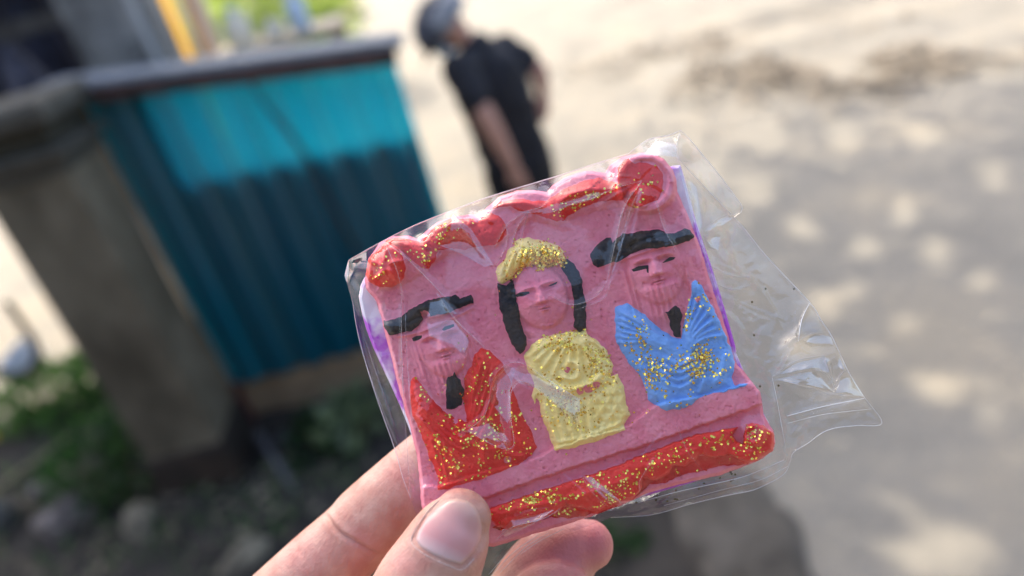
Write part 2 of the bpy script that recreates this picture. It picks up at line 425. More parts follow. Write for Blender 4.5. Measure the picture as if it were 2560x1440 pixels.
g = gnd(330, 1240); plant('leafy_bush', (g[0] - .05, g[1] + .1, 0), (.35, .28, .22), 650, .08, M_LEAF_D, 'dark green shaded bush beside the foot of the gate pier', 'bush', seed=5)
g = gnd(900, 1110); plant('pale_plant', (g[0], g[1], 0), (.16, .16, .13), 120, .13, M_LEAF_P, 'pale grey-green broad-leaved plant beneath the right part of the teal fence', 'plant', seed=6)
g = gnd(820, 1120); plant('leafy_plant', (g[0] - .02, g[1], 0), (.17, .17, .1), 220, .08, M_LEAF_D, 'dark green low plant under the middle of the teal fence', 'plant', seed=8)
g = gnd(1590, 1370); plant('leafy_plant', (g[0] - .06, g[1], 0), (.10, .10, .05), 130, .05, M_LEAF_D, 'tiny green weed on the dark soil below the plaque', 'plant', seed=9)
# flower
g = gnd(40, 1130)
fl = empty('yellow_flower', (g[0], g[1] + .05, 0)); tag(fl, 'small yellow flower standing at the left edge beside the green bush', 'flower')
for k in range(8):
    a = k * math.pi / 4; d = np.array([math.cos(a), -.3, math.sin(a)]); w = np.array([-math.sin(a), 0, math.cos(a)])
    c = np.array([0, -.12, .19])
    mesh('petal', [c, c + d * .02 + w * .009, c + d * .036, c + d * .02 - w * .009, c + d * .02 + np.array([0, -.004, 0])], [(0, 1, 4), (1, 2, 4), (2, 3, 4), (3, 0, 4)], bpy.data.materials.get('petal_yellow') or mat('petal_yellow', (.7, .42, .02), rough=.6), fl)
MB().tube([(0, 0, -.02), (0, -.05, .1), (0, -.115, .19)], [.004, .003, .003], 6).build('flower_stem', M_STEM, fl)
# far trees at the end of the road
def tree(x, y, h, rx, rz, n, size, mt, label, seed, group='trees at the far end of the road'):
    root = empty('leafy_tree', (x, y, 0)); tag(root, label, 'tree', group)
    v = []; f = []; R = np.random.default_rng(seed)
    for k in range(9):
        c = (R.uniform(-.6, .6) * rx, R.uniform(-.6, .6) * rx, h + R.uniform(-.6, .6) * rz)
        vv, ff = leaf_faces(n // 9, c, (rx * .5, rx * .5, rz * .5), size, seed=seed * 10 + k)
        o = len(v); v += vv; f += [tuple(i + o for i in q) for q in ff]
    mesh('crown', v, f, mt, root)
    b = MB(); b.tube(spline([(0, 0, -.2), (.1, 0, h * .4), (-.05, .1, h)], 4), [.2, .19, .18, .17, .16, .15, .13, .1, .07], 8)
    for k in range(5):
        a = k * 1.3; b.tube([(0.03, 0, h * .5), (math.cos(a) * rx * .4, math.sin(a) * rx * .4, h * .9), (math.cos(a) * rx * .7, math.sin(a) * rx * .7, h + rz * .3)], [.08, .05, .02], 6)
    b.build('trunk', mat('bark', (.07, .055, .04), (.14, .11, .08), 8, .9, .5, 20), root, True)
p = at(620, 40, 13)
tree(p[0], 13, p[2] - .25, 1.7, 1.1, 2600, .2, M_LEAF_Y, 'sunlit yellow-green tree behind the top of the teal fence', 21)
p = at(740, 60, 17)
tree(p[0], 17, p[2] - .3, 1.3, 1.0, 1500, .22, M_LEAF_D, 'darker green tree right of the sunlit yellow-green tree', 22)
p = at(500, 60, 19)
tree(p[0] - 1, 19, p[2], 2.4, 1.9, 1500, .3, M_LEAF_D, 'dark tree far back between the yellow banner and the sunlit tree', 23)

# ---- overhanging tree that dapples the road
def overhang():
    tx, ty = -4.6, 9.2
    root = empty('shade_tree', (tx, ty, 0)); tag(root, 'large spreading tree whose leaves cast the dappled shade on the road', 'tree')
    lit = [(2340, 1370, 120, 70), (2330, 950, 75, 30), (2460, 1050, 35, 70), (2130, 1050, 30, 20), (2000, 560, 40, 30), (2160, 610, 40, 30), (2250, 520, 40, 35), (2330, 620, 45, 35), (2060, 760, 30, 50),
           (2130, 720, 35, 30), (2270, 800, 35, 20), (1980, 870, 40, 30), (2450, 700, 40, 25), (1900, 330, 60, 40), (1760, 420, 40, 40), (1880, 470, 45, 35), (2100, 330, 50, 35), (2300, 330, 50, 30), (2480, 430, 40, 40), (2200, 180, 80, 40)]
    R = np.random.default_rng(5); v = []; f = []
    def leaf(g, size):
        hz = R.uniform(5.2, 7.6)
        c = np.array([g[0], g[1], g[2]]) + SUN * ((hz - g[2]) / SUN[2])
        d = R.normal(0, 1, 3); d /= np.linalg.norm(d); w = np.cross(d, SUN + R.normal(0, .35, 3)); w /= np.linalg.norm(w)
        d = np.cross(SUN + R.normal(0, .3, 3), w); d /= np.linalg.norm(d)
        k = len(v); s = size
        v.extend([c - d * s * .5, c + w * s * .3, c + d * s * .5, c - w * s * .3]); f.append((k, k + 1, k + 2, k + 3))
    n = 0
    for i in range(60000):
        px, py = R.uniform(1150, 2900), R.uniform(60, 1600)
        dens = min(1, max(0, (py - 60 + (px - 1700) * .40) / 560))
        dens = .10 + .9 * dens
        if py < 200: dens *= .5
        gp = gnd(px, py)
        if gp[1] > 9: continue
        # equal area in the world
        if R.random() > min(1, (gp[1] ** 2) / 16.) : continue
        if 1.15 * mnoise.noise((gp[0] * 7.5, gp[1] * 7.5, 7)) + (dens - .62) * 1.5 < R.uniform(-.1, .1): continue
        if any(((px - a) / (c * 1.05)) ** 2 + ((py - b) / (d * 1.1)) ** 2 < 1 - .35 * mnoise.noise((px * .03, py * .03, 1)) for a, b, c, d in lit): continue
        leaf(gp, R.uniform(.07, .14)); n += 1
        if n > 9500: break
    for i in range(700):                       # above the viewer
        q = CAM + FW * .15 + R.normal(0, .25, 3); leaf(q, .2)
    for i in range(3600):                      # over the verge and the gate pier
        leaf((R.uniform(-3.1, .55), R.uniform(1.0, 3.45), 0), .2)
    o = mesh('crown', v, f, M_LEAF_D, root); o.location = (-tx, -ty, 0)
    b = MB(); bark = mat('shade_bark', (.07, .055, .045), (.14, .115, .09), 6, .9, .6, 16)
    b.tube(spline([(0, 0, -.3), (.1, -.1, 1.6), (.0, -.3, 3.2), (.4, -.9, 5.0)], 5), [.34, .32, .3, .29, .28, .27, .26, .26, .25, .24, .23, .22, .21, .2, .19, .18], 12)
    for e in ((3.5, -3.5, 6.6), (2.0, -6.0, 6.4), (5.0, -2.0, 6.8), (.2, -5.0, 6.5)):
        b.tube(spline([(.3, -.8, 4.6), (e[0] * .5, e[1] * .5, 6.0), e], 5), list(np.linspace(.15, .03, 11)), 8)
    b.build('trunk', bark, root, True)
overhang()
# ---- unseen house added behind the viewer to block low sky light and film reflections
def house():
    y = -3.4
    root = empty('sky_blocker_house', (0, y, 0)); tag(root, 'dark timber house added unseen behind the viewer to block low sky light', 'house')
    wd = mat('sky_blocker_planks', (.035, .027, .02), (.07, .052, .038), 3, .8, .4, 30, stretch=(1, 1, 6))
    MB().box((0, -.1, 2.15), (17, .2, 4.3)).build('wall', wd, root)
    MB().box((0, -.3, 4.36), (17.6, 1.2, .12)).build('roof', mat('dark_roof', (.04, .03, .028), rough=.8), root)
    for x in (-5, -2.2, 2.4, 5.4):
        f = MB().box((x, .03, 2.6), (1.2, .06, 1.5)).build('window', mat('window_frame_paint', (.10, .13, .12), rough=.6), root)
        MB().box((x, .065, 2.6), (1.0, .012, 1.3)).build('pane', mat('dark_pane', (.02, .025, .03), rough=.1), f)
    dr = MB().box((.2, .03, 1.15), (1.0, .06, 2.2)).build('door', mat('door_paint', (.06, .08, .08), rough=.6), root)
    MB().box((.55, .08, 1.1), (.04, .05, .14)).build('handle', mat('door_handle', (.4, .4, .4), rough=.3, metal=1), dr)
house()

# ================================================================== SMALL THINGS IN THE BACKGROUND
def banner():
    Y = 6.2
    a = at(365, 0, Y); b = at(430, 145, Y)
    x0 = at(385, 60, Y)[0]; x1 = at(450, 60, Y)[0]
    zc = at(420, 70, Y)[2]
    root = empty('yellow_banner', (x0, Y, 0)); tag(root, 'sunlit yellow-orange upright banner beyond the teal fence', 'banner')
    w = x1 - x0
    v = []; f = []
    for j in range(12):
        for i in range(6): v.append((w * i / 5, .02 * math.sin(i * 1.7 + j * .5), zc - .9 + 1.6 * j / 11))
    for j in range(11):
        for i in range(5): f.append((j * 6 + i, j * 6 + i + 1, (j + 1) * 6 + i + 1, (j + 1) * 6 + i))
    o = mesh('banner_cloth', v, f, mat('yellow_cloth', (.80, .42, .03), (.72, .34, .02), 3, .8, transl=(.85, .5, .06)), root, True)
    MB().tube([(w + .015, .02, -.02), (w + .015, .02, zc + 1.0)], [.014, .014], 8).build('banner_pole', mat('pale_pole', (.6, .58, .55), rough=.5), root, True)
    x2 = at(470, 60, Y + .5)[0]; x3 = at(520, 60, Y + .5)[0]
    r2 = empty('pale_gatepost', ((x2 + x3) / 2, Y + .5, 0)); tag(r2, 'pale cream rendered post right of the yellow banner', 'post')
    MB().box((0, .1, (zc + .7) / 2), (x3 - x2, .2, zc + .7)).build('post_body', mat('cream_render', (.55, .47, .38), (.42, .36, .3), 5, .9, .3, 40), r2, bevel=.01)
    MB().box((0, .1, zc + .72), (x3 - x2 + .06, .26, .05)).build('post_cap', mat('cream_cap', (.5, .44, .37), rough=.9), r2, bevel=.01)
banner()
def jug(px, py, Y, h, r, body, cap, label, name, cat):
    p = at(px, py, Y)
    root = empty(name, (p[0], Y, p[2])); tag(root, label, cat)
    def lathe(prof, n=16):
        v = []; f = []
        for rr, z in prof:
            for k in range(n): v.append((rr * math.cos(2 * math.pi * k / n), rr * math.sin(2 * math.pi * k / n), z))
        for i in range(len(prof) - 1):
            for k in range(n): f.append((i * n + k, i * n + (k + 1) % n, (i + 1) * n + (k + 1) % n, (i + 1) * n + k))
        f.append(tuple(range(n))[::-1]); f.append(tuple(range((len(prof) - 1) * n, len(prof) * n)))
        return v, f
    v, f = lathe([(r * .9, 0), (r, h * .04), (r, h * .55), (r * .8, h * .68), (r * .38, h * .78), (r * .36, h * .86)])
    mesh('body', v, f, body, root, True)
    v, f = lathe([(r * .42, h * .86), (r * .44, h * .87), (r * .44, h * .99), (r * .3, h)]); mesh('cap', v, f, cap, root, True)
    v = tube(spline([(r * .3, 0, h * .8), (r * .9, 0, h * .82), (r * 1.0, 0, h * .6)], 4), [r * .1] * 9, 8)
    mesh('handle', v[0], v[1], body, root, True)
    return p
WHITE = mat('white_plastic', (.75, .74, .68), rough=.4, transl=(.8, .78, .7)); BLUE = mat('pale_blue_plastic', (.45, .55, .66), rough=.4)
# a market table by the far kerb carries the containers
def far_table():
    Y = 5.2
    p0 = at(570, 112, Y); p1 = at(830, 100, Y)
    zt = at(620, 110, Y)[2]
    root = empty('trestle_table', ((p0[0] + p1[0]) / 2, Y, 0)); tag(root, 'long wooden table behind the teal fence carrying white containers', 'table')
    L = p1[0] - p0[0] + .2
    MB().box((0, 0, zt - .02), (L, .6, .04)).build('tabletop', mat('sunlit_table', (.45, .36, .25), (.36, .29, .2), 4, .8), root, bevel=.004)
    for sx in (-1, 1):
        for sy in (-1, 1): MB().box((sx * (L / 2 - .05), sy * .25, (zt - .04) / 2), (.05, .05, zt - .04)).build('leg', mat('table_leg', (.2, .14, .09), rough=.8), root)
    return zt
zt = far_table()
def on_table(px, z): 
    return at(px, 118, 5.2)
for px, h, r, body, cap, lab, nm, cat in ((612, .24, .085, WHITE, BLUE, 'white jug with a pale blue cap, leftmost on the far table', 'water_jug', 'jug'),
                                       (700, .12, .07, WHITE, WHITE, 'squat white tub between the two jugs on the far table', 'white_tub', 'tub'),
                                       (772, .26, .065, BLUE, WHITE, 'tall pale blue jug at the right end of the far table', 'water_jug', 'jug')):
    q = at(px, 118, 5.1)
    root_p = jug(px, 118, 5.1, h, r, body, cap, lab, nm, cat)
    bpy.context.view_layer.update()
for o in COL.objects:
    if o.name.split('.')[0] in ('water_jug', 'white_tub'): o.location.z = zt + .001
# pale yellow crate beside the road far back
q = gnd(850, 45)
cr = empty('yellow_crate', (q[0], q[1], 0)); tag(cr, 'pale yellow sunlit crate far down the road above the fence', 'crate')
s_ = np.linalg.norm(q - CAM) / F * 95
cm = mat('pale_yellow', (.80, .66, .26), (.7, .56, .2), 4, .7)
for k in range(4):
    MB().box((0, -s_ * .3, s_ * (.1 + .16 * k)), (s_, .04, s_ * .12)).build('slat', cm, cr); MB().box((s_ * .48, .02, s_ * (.1 + .16 * k)), (.04, s_ * .58, s_ * .12)).build('slat', cm, cr)
for sx in (-1, 1): MB().box((sx * s_ * .46, -s_ * .27, s_ * .33), (.05, .05, s_ * .66)).build('corner_post', cm, cr)
MB().box((0, 0, s_ * .04), (s_ * .9, s_ * .5, .03)).build('base', cm, cr)

# stones, rubbish and sticks left of the pier
def stone(px, py, size, mt, label, seed, squash=.7, name='stone', cat='stone', group=None):
    g = gnd(px, py); bm = bmesh.new(); bmesh.ops.create_icosphere(bm, subdivisions=3, radius=1)
    R = random.Random(seed); off = Vector((seed, 0, 0))
    for v in bm.verts:
        c = v.co.copy(); k = 1 + .42 * mnoise.noise(c * 1.3 + off) + .20 * mnoise.noise(c * 2.6 + off) + .06 * mnoise.noise(c * 7 + off)
        q = c * k; v.co = Vector((q.x * size[0], q.y * size[1], q.z * size[2]))
    me = bpy.data.meshes.new(name); bm.to_mesh(me); bm.free(); me.materials.append(mt)
    me.polygons.foreach_set('use_smooth', [True] * len(me.polygons))
    o = bpy.data.objects.new(name, me); COL.objects.link(o); o.location = (g[0], g[1], size[2] * .6 + .03); o.rotation_euler = (0, 0, R.uniform(0, 3))
    tag(o, label, cat, group); return o
ST = mat('pale_stone', (.07, .055, .05), (.24, .20, .18), 14, .9, .5, 40)
STB = mat('beige_stone', (.05, .042, .03), (.22, .19, .135), 14, .9, .5, 40)
stone(120, 1245, (.07, .05, .06), ST, 'pale pinkish stone under the dark bush, upper one of the pair', 2, group='stones in the soil at lower left')
stone(195, 1330, (.13, .09, .11), ST, 'large pinkish-grey stone at the lower left, biggest of the stones', 3, group='stones in the soil at lower left')
stone(20, 1330, (.09, .09, .10), mat('grey_stone', (.07, .07, .062), (.11, .11, .10), 8, .9, .5, 40), 'grey stone at the left edge beside the pinkish stone', 4, group='stones in the soil at lower left')
stone(370, 1330, (.12, .09, .07), STB, 'beige flat stone next to the foot of the gate pier', 5, group='stones in the soil at lower left')
stone(720, 1120, (.07, .05, .04), mat('grey_stone_dull', (.06, .056, .056), (.10, .095, .095), 8, .9, .5, 40), 'dull grey stone right of the gate pier foot', 6, group='stones in the soil at lower left')
stone(620, 1420, (.12, .07, .05), STB, 'low beige stone near the index finger', 8, group='stones in the soil at lower left')
# crumpled white carrier bag on the bush
o = stone(130, 1010, (.16, .10, .10), mat('white_carrier_bag', (.62, .64, .70), (.5, .53, .6), 12, .4, .8, 20, bdist=.02, transl=(.6, .65, .7)), 'crumpled white plastic carrier bag lying on the green bush', 11, name='carrier_bag', cat='bag')
o.location.z = .38
for q in range(0): pass
me = o.data
for v in me.vertices:
    k = 1 + .35 * abs(mnoise.noise(v.co * 30)) - .1; v.co *= k
# bent dark hose
p = [at(-60, 905, 3.6), at(-10, 930, 3.62), at(45, 940, 3.6), at(85, 915, 3.6), at(90, 870, 3.62), at(65, 825, 3.65), at(20, 760, 3.7)]
o = MB().tube(spline(p, 6), [.02] * 37, 10).build('bent_branch', mat('dark_bark', (.03, .022, .016), (.07, .05, .035), 20, .85, .4, 60), None, True, origin=p[2]); tag(o, 'dark curved branch looping at the left edge above the bush', 'branch')
# bamboo pole edging the bed
p0 = gnd(40, 1190, .1); p1 = gnd(290, 1005, .1)
o = MB().tube([p0 + (p1 - p0) * t for t in np.linspace(-.4, 1.0, 15)], [.016 + .004 * (k % 4 == 0) for k in range(15)], 10).build('bamboo_pole', mat('old_bamboo', (.16, .15, .07), (.26, .24, .13), 10, .7), None, True, origin=p0); tag(o, 'olive bamboo pole edging the planted bed left of the pier', 'pole')
# grey pipe leaning right of the pier
p0 = gnd(770, 1270); p1 = at(645, 1085, 3.2)
o = MB().tube([p0, p0 * .5 + p1 * .5, p1], [.022, .022, .022], 10).build('grey_pipe', mat('grey_pvc', (.05, .048, .05), (.09, .085, .09), 10, .5), None, True, origin=p0); tag(o, 'thin grey pipe leaning against the right side of the gate pier', 'pipe')
# brown flakes imitating branch-shadow streaks on the far right bank
def shadow_streaks():
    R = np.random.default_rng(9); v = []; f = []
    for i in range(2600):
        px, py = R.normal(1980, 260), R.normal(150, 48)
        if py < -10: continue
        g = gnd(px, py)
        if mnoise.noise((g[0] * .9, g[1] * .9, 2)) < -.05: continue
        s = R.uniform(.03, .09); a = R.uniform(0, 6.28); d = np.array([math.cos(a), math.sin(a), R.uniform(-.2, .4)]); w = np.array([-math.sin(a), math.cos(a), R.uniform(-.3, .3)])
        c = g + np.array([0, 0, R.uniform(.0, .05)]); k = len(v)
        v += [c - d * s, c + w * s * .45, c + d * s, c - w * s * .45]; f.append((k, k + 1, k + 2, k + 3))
    o = mesh('shadow_streak_flakes', v, f, mat('shadow_streak_brown', (.12, .10, .075), (.20, .165, .125), 3, .9)); tag(o, kind='stuff')
shadow_streaks()
def undergrowth():
    R = np.random.default_rng(19); v = []; f = []; v2 = []; f2 = []
    for i in range(5200):
        x, y = R.uniform(-3.4, .2), R.uniform(1.9, 4.4)
        if x > .3 - (y - 2.4) * .5 - .5 * (y < 2.6): continue
        if mnoise.noise((x * 1.6, y * 1.6, 4)) < .02: continue
        if i % 3:                                  # grass blade
            h = R.uniform(.05, .17); a = R.uniform(0, 6.28); l = R.uniform(.1, .7) * h; w = .004
            dx, dy = math.cos(a), math.sin(a); k = len(v)
            v += [(x - dy * w, y + dx * w, .0), (x + dy * w, y - dx * w, .0), (x + dx * l * .4 + dy * w * .7, y + dy * l * .4 - dx * w * .7, h * .65), (x + dx * l * .4 - dy * w * .7, y + dy * l * .4 + dx * w * .7, h * .65), (x + dx * l, y + dy * l, h)]
            f += [(k, k + 1, k + 2, k + 3), (k + 3, k + 2, k + 4)]
        else:
            s = R.uniform(.015, .05); a = R.uniform(0, 6.28); d = np.array([math.cos(a), math.sin(a), R.uniform(-.3, .4)]); w = np.array([-math.sin(a), math.cos(a), R.uniform(-.4, .4)]); c = np.array([x, y, R.uniform(.05, .09)]); k = len(v2)
            v2 += [c - d * s, c + w * s * .45, c + d * s, c - w * s * .45]; f2.append((k, k + 1, k + 2, k + 3))
    tag(mesh('grass_blades', v, f, M_LEAF_B), kind='stuff')
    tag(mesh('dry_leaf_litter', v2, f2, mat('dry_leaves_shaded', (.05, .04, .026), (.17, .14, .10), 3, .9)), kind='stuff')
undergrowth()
# ================================================================== PERSON ON THE ROAD
M_SKIN2 = mat('tanned_skin', (.46, .25, .185), (.41, .21, .15), 20, .6)
M_BLACK = mat('black_cotton', (.010, .010, .014), (.018, .018, .024), 12, .85, .6, 14, bdist=.03)
def person():
    feet = at(1300, 430, 4.0); fx = feet[0]
    root = empty('person', (fx, 4.0, 0)); tag(root, 'person in black T-shirt and trousers, grey cap and blue face mask looking down', 'person')
    O = np.array([fx, 4.0, 0])
    P = lambda x, y, Y: at(x, y, Y) - O
    neck = P(1178, 112, 3.98); head = P(1112, 66, 3.98); lsh = P(1145, 172, 3.82); rsh = P(1262, 124, 4.10)
    hipl = P(1258, 425, 3.92); hipr = P(1335, 400, 4.08); lel = P(1212, 285, 3.72); lwr = P(1282, 415, 3.70); lha = P(1312, 470, 3.70)
    rel = P(1338, 170, 4.06); rwr = P(1356, 228, 4.04); rha = P(1358, 264, 4.02)
    chest = (lsh + rsh) / 2 * .75 + (hipl + hipr) / 2 * .25; waist = (lsh + rsh) / 2 * .3 + (hipl + hipr) / 2 * .7; hip = (hipl + hipr) / 2
    # body: one continuous skin
    b = MB()
    hd = head - neck; hd /= np.linalg.norm(hd)
    b.tube([neck - hd * .04, neck + hd * .05, head - hd * .05], [.058, .055, .06], 16)
    b.tube([head - hd * .06, head - hd * .02, head + hd * .03, head + hd * .075], [(.075, .08), (.083, .095), (.083, .1), (.07, .085)], 18)
    face_d = np.array([-.75, .25, -.55]); face_d /= np.linalg.norm(face_d)
    b.tube([head + face_d * .06 - hd * .02, head + face_d * .115 - hd * .035], [.03, .012], 8)
    b.tube([head - hd * .05 + face_d * .03, head + face_d * .075 - hd * .075], [.06, .04], 12)
    for s in (-1, 1):
        sd_ = np.cross(face_d, hd); sd_ /= np.linalg.norm(sd_); e = head + sd_ * s * .085 - hd * .015
        b.tube([e - hd * .02, e + hd * .025], [(.012, .02), (.012, .022)], 8)
    b.tube([chest, waist, hip], [(.15, .10), (.14, .10), (.15, .11)], 18)
    b.tube([lsh, rsh], [.06, .06], 12); b.tube([neck - hd * .06, chest], [.08, .12], 12)
    for sh, el, wr, ha in ((lsh, lel, lwr, lha), (rsh, rel, rwr, rha)):
        b.tube(spline([sh, el, wr], 4), [.058, .057, .056, .055, .056, .054, .05, .044, .036], 12)
        hv = ha - wr; hv /= np.linalg.norm(hv); sv = np.cross(hv, (0.2, 1, .1)); sv /= np.linalg.norm(sv)
        b.tube([wr, wr + hv * .05, wr + hv * .09], [(.03, .02), (.04, .018), (.04, .015)], 10)
        for k, ln in ((-1.5, .06), (-.5, .075), (.5, .08), (1.5, .07)):
            q = wr + hv * .09 + sv * k * .019; b.tube([q - hv * .02, q + hv * ln * .6, q + hv * ln + np.array([-.01, 0, 0])], [.009, .0085, .007], 8)
        q = wr + hv * .03 + sv * -.035; b.tube([q, q + hv * .04 + sv * -.022, q + hv * .07 + sv * -.02], [.011, .01, .008], 8)
    for hp, s in ((hipl, -1), (hipr, 1)):
        ft = np.array([hp[0] + .01, hp[1], .06])
        b.tube(spline([hp, hp * .5 + ft * .5 + np.array([-.02, 0, .02]), ft], 4), [.09, .085, .078, .07, .062, .06, .055, .045, .04], 12)
        b.tube([ft + np.array([.03, 0, -.02]), ft + np.array([-.10, .03, -.025]), ft + np.array([-.17, .05, -.035])], [.035, .032, .025], 10)
    v, n, f = remesh(b, .011, 4); mesh('body', v, f, M_SKIN2, root, True)
    # T-shirt
    b = MB(); b.tube([neck - hd * .045, (neck + chest) / 2, chest, waist, hip * .85 + waist * .15], [(.10, .09), (.185, .125), (.205, .145), (.195, .14), (.20, .145)], 22, True)
    b.tube([lsh * .97 + rsh * .03, rsh], [.075, .075], 14)
    for sh, el in ((lsh, lel), (rsh, rel)):
        b.tube([sh, sh * .5 + el * .5, sh * .32 + el * .68], [.084, .082, .08], 14, True)
    v, n, f = remesh(b, .012, 3)
    nz = np.array([mnoise.noise(Vector(q * 9)) * .012 + mnoise.noise(Vector((q[0] * 18, q[1] * 18, q[2] * 6))) * .006 for q in v]); v = v + n * nz[:, None]
    mesh('t_shirt', v, f, M_BLACK, root, True)
    b = MB()
    b.tube([waist * .25 + hip * .75, hip, hip - np.array([0, 0, .08])], [(.18, .135), (.185, .14), (.17, .13)], 20)
    for hp in (hipl, hipr):
        ft = np.array([hp[0] + .01, hp[1], .09])
        b.tube(spline([hp, hp * .5 + ft * .5 + np.array([-.02, 0, .02]), ft], 4), [.115, .11, .10, .095, .088, .085, .08, .078, .076], 14)
    v, n, f = remesh(b, .013, 3)
    nz = np.array([mnoise.noise(Vector((q[0] * 14, q[1] * 14, q[2] * 7))) * .01 for q in v]); v = v + n * nz[:, None]
    mesh('trousers', v, f, mat('black_trousers', (.006, .006, .010), (.012, .012, .016), 10, .9, .5, 16, bdist=.03), root, True)
    for hp in (hipl, hipr):
        ft = np.array([hp[0] + .01, hp[1], .05])
        v, f = tube([ft + np.array([.06, -.01, -.01]), ft + np.array([-.08, .025, -.01]), ft + np.array([-.2, .06, -.02])], [(.05, .045), (.05, .042), (.04, .03)], 14)
        mesh('shoe', v, f, mat('dark_shoe', (.03, .03, .035), rough=.5), root, True)
    # cap: dome, back painted paler as if lit by the sky, brim towards the face
    bx = Matrix((tuple(face_d - hd * face_d.dot(hd)), tuple(np.cross(hd, face_d)), tuple(hd))).transposed()
    fx_ = face_d - hd * face_d.dot(hd); fx_ /= np.linalg.norm(fx_); sx_ = np.cross(hd, fx_)
    v = []; f = []; nu, nv = 30, 12
    for j in range(nv):
        th = (math.pi * .5) * j / (nv - 1) * 1.12
        for i in range(nu):
            a = 2 * math.pi * i / nu
            r = .155 * math.sin(th); z = .145 * math.cos(th) + .0
            q = head + hd * (z + .012) + fx_ * (r * math.cos(a) * 1.08) + sx_ * (r * math.sin(a) * .95)
            v.append(q)
    fd = []; fl_ = []
    for j in range(nv - 1):
        for i in range(nu):
            q = (j * nu + i, j * nu + (i + 1) % nu, (j + 1) * nu + (i + 1) % nu, (j + 1) * nu + i)
            (fl_ if (nu * .25 < i < nu * .78 and j > 5) else fd).append(q)
    cd = mat('dark_grey_cap', (.05, .05, .06), (.075, .075, .09), 20, .85, .3, 60)
    cap = mesh('cap', v, fd, cd, root, True)
    m_ = cap.modifiers.new('s', 'SOLIDIFY'); m_.thickness = .003
    bp = mesh('back_panel', v, fl_, mat('sky_lit_cap_grey', (.20, .20, .21), (.27, .27, .28), 20, .85, .3, 60), cap, True); m_ = bp.modifiers.new('s', 'SOLIDIFY'); m_.thickness = .004  # back of the dome painted as sky-lit, not a separate panel
    v = []; f = []
    for i in range(13):
        a = -1.15 + 2.3 * i / 12
        for r, dz in ((.155, .0), (.19, -.003), (.225 - .02 * abs(a), -.016)):
            v.append(head + hd * (.0 + dz) + fx_ * (r * math.cos(a) * 1.08) + sx_ * (.118 * math.sin(a)))
    for i in range(12):
        for k in range(2): f.append((i * 3 + k, i * 3 + k + 1, i * 3 + k + 4, i * 3 + k + 3))
    br = mesh('brim', v, f, cd, cap, True); m_ = br.modifiers.new('s', 'SOLIDIFY'); m_.thickness = .004
    # mask
    v = []; f = []
    for j in range(7):
        for i in range(11):
            a = -1.2 + 2.4 * i / 10; z = -.02 - .085 * j / 6
            r = .122 + .012 * math.sin(math.pi * j / 6) * math.cos(a)
            v.append(head + hd * z + (face_d * math.cos(a) + sx_ * math.sin(a) * .85) * r * (1.05 if abs(a) < .9 else .98))
    for j in range(6):
        for i in range(10): f.append((j * 11 + i, j * 11 + i + 1, (j + 1) * 11 + i + 1, (j + 1) * 11 + i))
    mk = mesh('face_mask', v, f, mat('pale_blue_mask', (.42, .62, .80), rough=.8), root, True); m_ = mk.modifiers.new('s', 'SOLIDIFY'); m_.thickness = .002
person()

# ================================================================== THE PAINTED PLAQUE, ITS BAG AND THE HAND
# local frame of the near things: millimetre relief z towards the viewer, x/y measured on the plaque's front plane
def near_loc(px, py, z=0.):
    px = np.asarray(px, float); py = np.asarray(py, float); z = np.asarray(z, float) * 1e-3
    d = DIST - z
    return np.stack([(px - 1280) / F * d, (720 - py) / F * d, z + 0 * px], -1)
def near_world(px, py, z=0.):
    q = near_loc(px, py, z); return CAM + FW * DIST + q[0] * RT + q[1] * UP + q[2] * (-FW)

def smoothstep(a, b, x):
    t = np.clip((x - a) / (b - a), 0, 1); return t * t * (3 - 2 * t)
_lat = np.random.default_rng(3).uniform(-1, 1, (256, 256))
def vnoise(x, y, s, seed=0):
    u = x / s + seed * 17.3; v = y / s + seed * 31.7
    i = np.floor(u).astype(int); j = np.floor(v).astype(int); fu = u - i; fv = v - j
    fu = fu * fu * (3 - 2 * fu); fv = fv * fv * (3 - 2 * fv)
    g = lambda a, b: _lat[a % 256, b % 256]
    return (g(i, j) * (1 - fu) + g(i + 1, j) * fu) * (1 - fv) + (g(i, j + 1) * (1 - fu) + g(i + 1, j + 1) * fu) * fv
def fbm(x, y, s, seed=0): return vnoise(x, y, s, seed) + .5 * vnoise(x, y, s / 2, seed + 1) + .25 * vnoise(x, y, s / 4, seed + 2)

def sdf(poly, X, Y, margin=60):
    """signed distance in px (inside positive) to a polygon"""
    P = np.array(poly, float); out = np.full(X.shape, -float(margin))
    m = (X > P[:, 0].min() - margin) & (X < P[:, 0].max() + margin) & (Y > P[:, 1].min() - margin) & (Y < P[:, 1].max() + margin)
    x = X[m]; y = Y[m]; d = np.full(x.shape, 1e9); ins = np.zeros(x.shape, bool)
    Q = np.roll(P, -1, 0)
    for (ax, ay), (bx, by) in zip(P, Q):
        ex, ey = bx - ax, by - ay; wx, wy = x - ax, y - ay
        t = np.clip((wx * ex + wy * ey) / (ex * ex + ey * ey + 1e-9), 0, 1)
        d = np.minimum(d, (wx - ex * t) ** 2 + (wy - ey * t) ** 2)
        c = (ay > y) != (by > y)
        with np.errstate(divide='ignore', invalid='ignore'):
            xi = ax + (y - ay) / (by - ay) * ex if by != ay else np.full(y.shape, 1e9)
        ins ^= c & (x < xi)
    d = np.sqrt(d); out[m] = np.where(ins, d, -d); return out
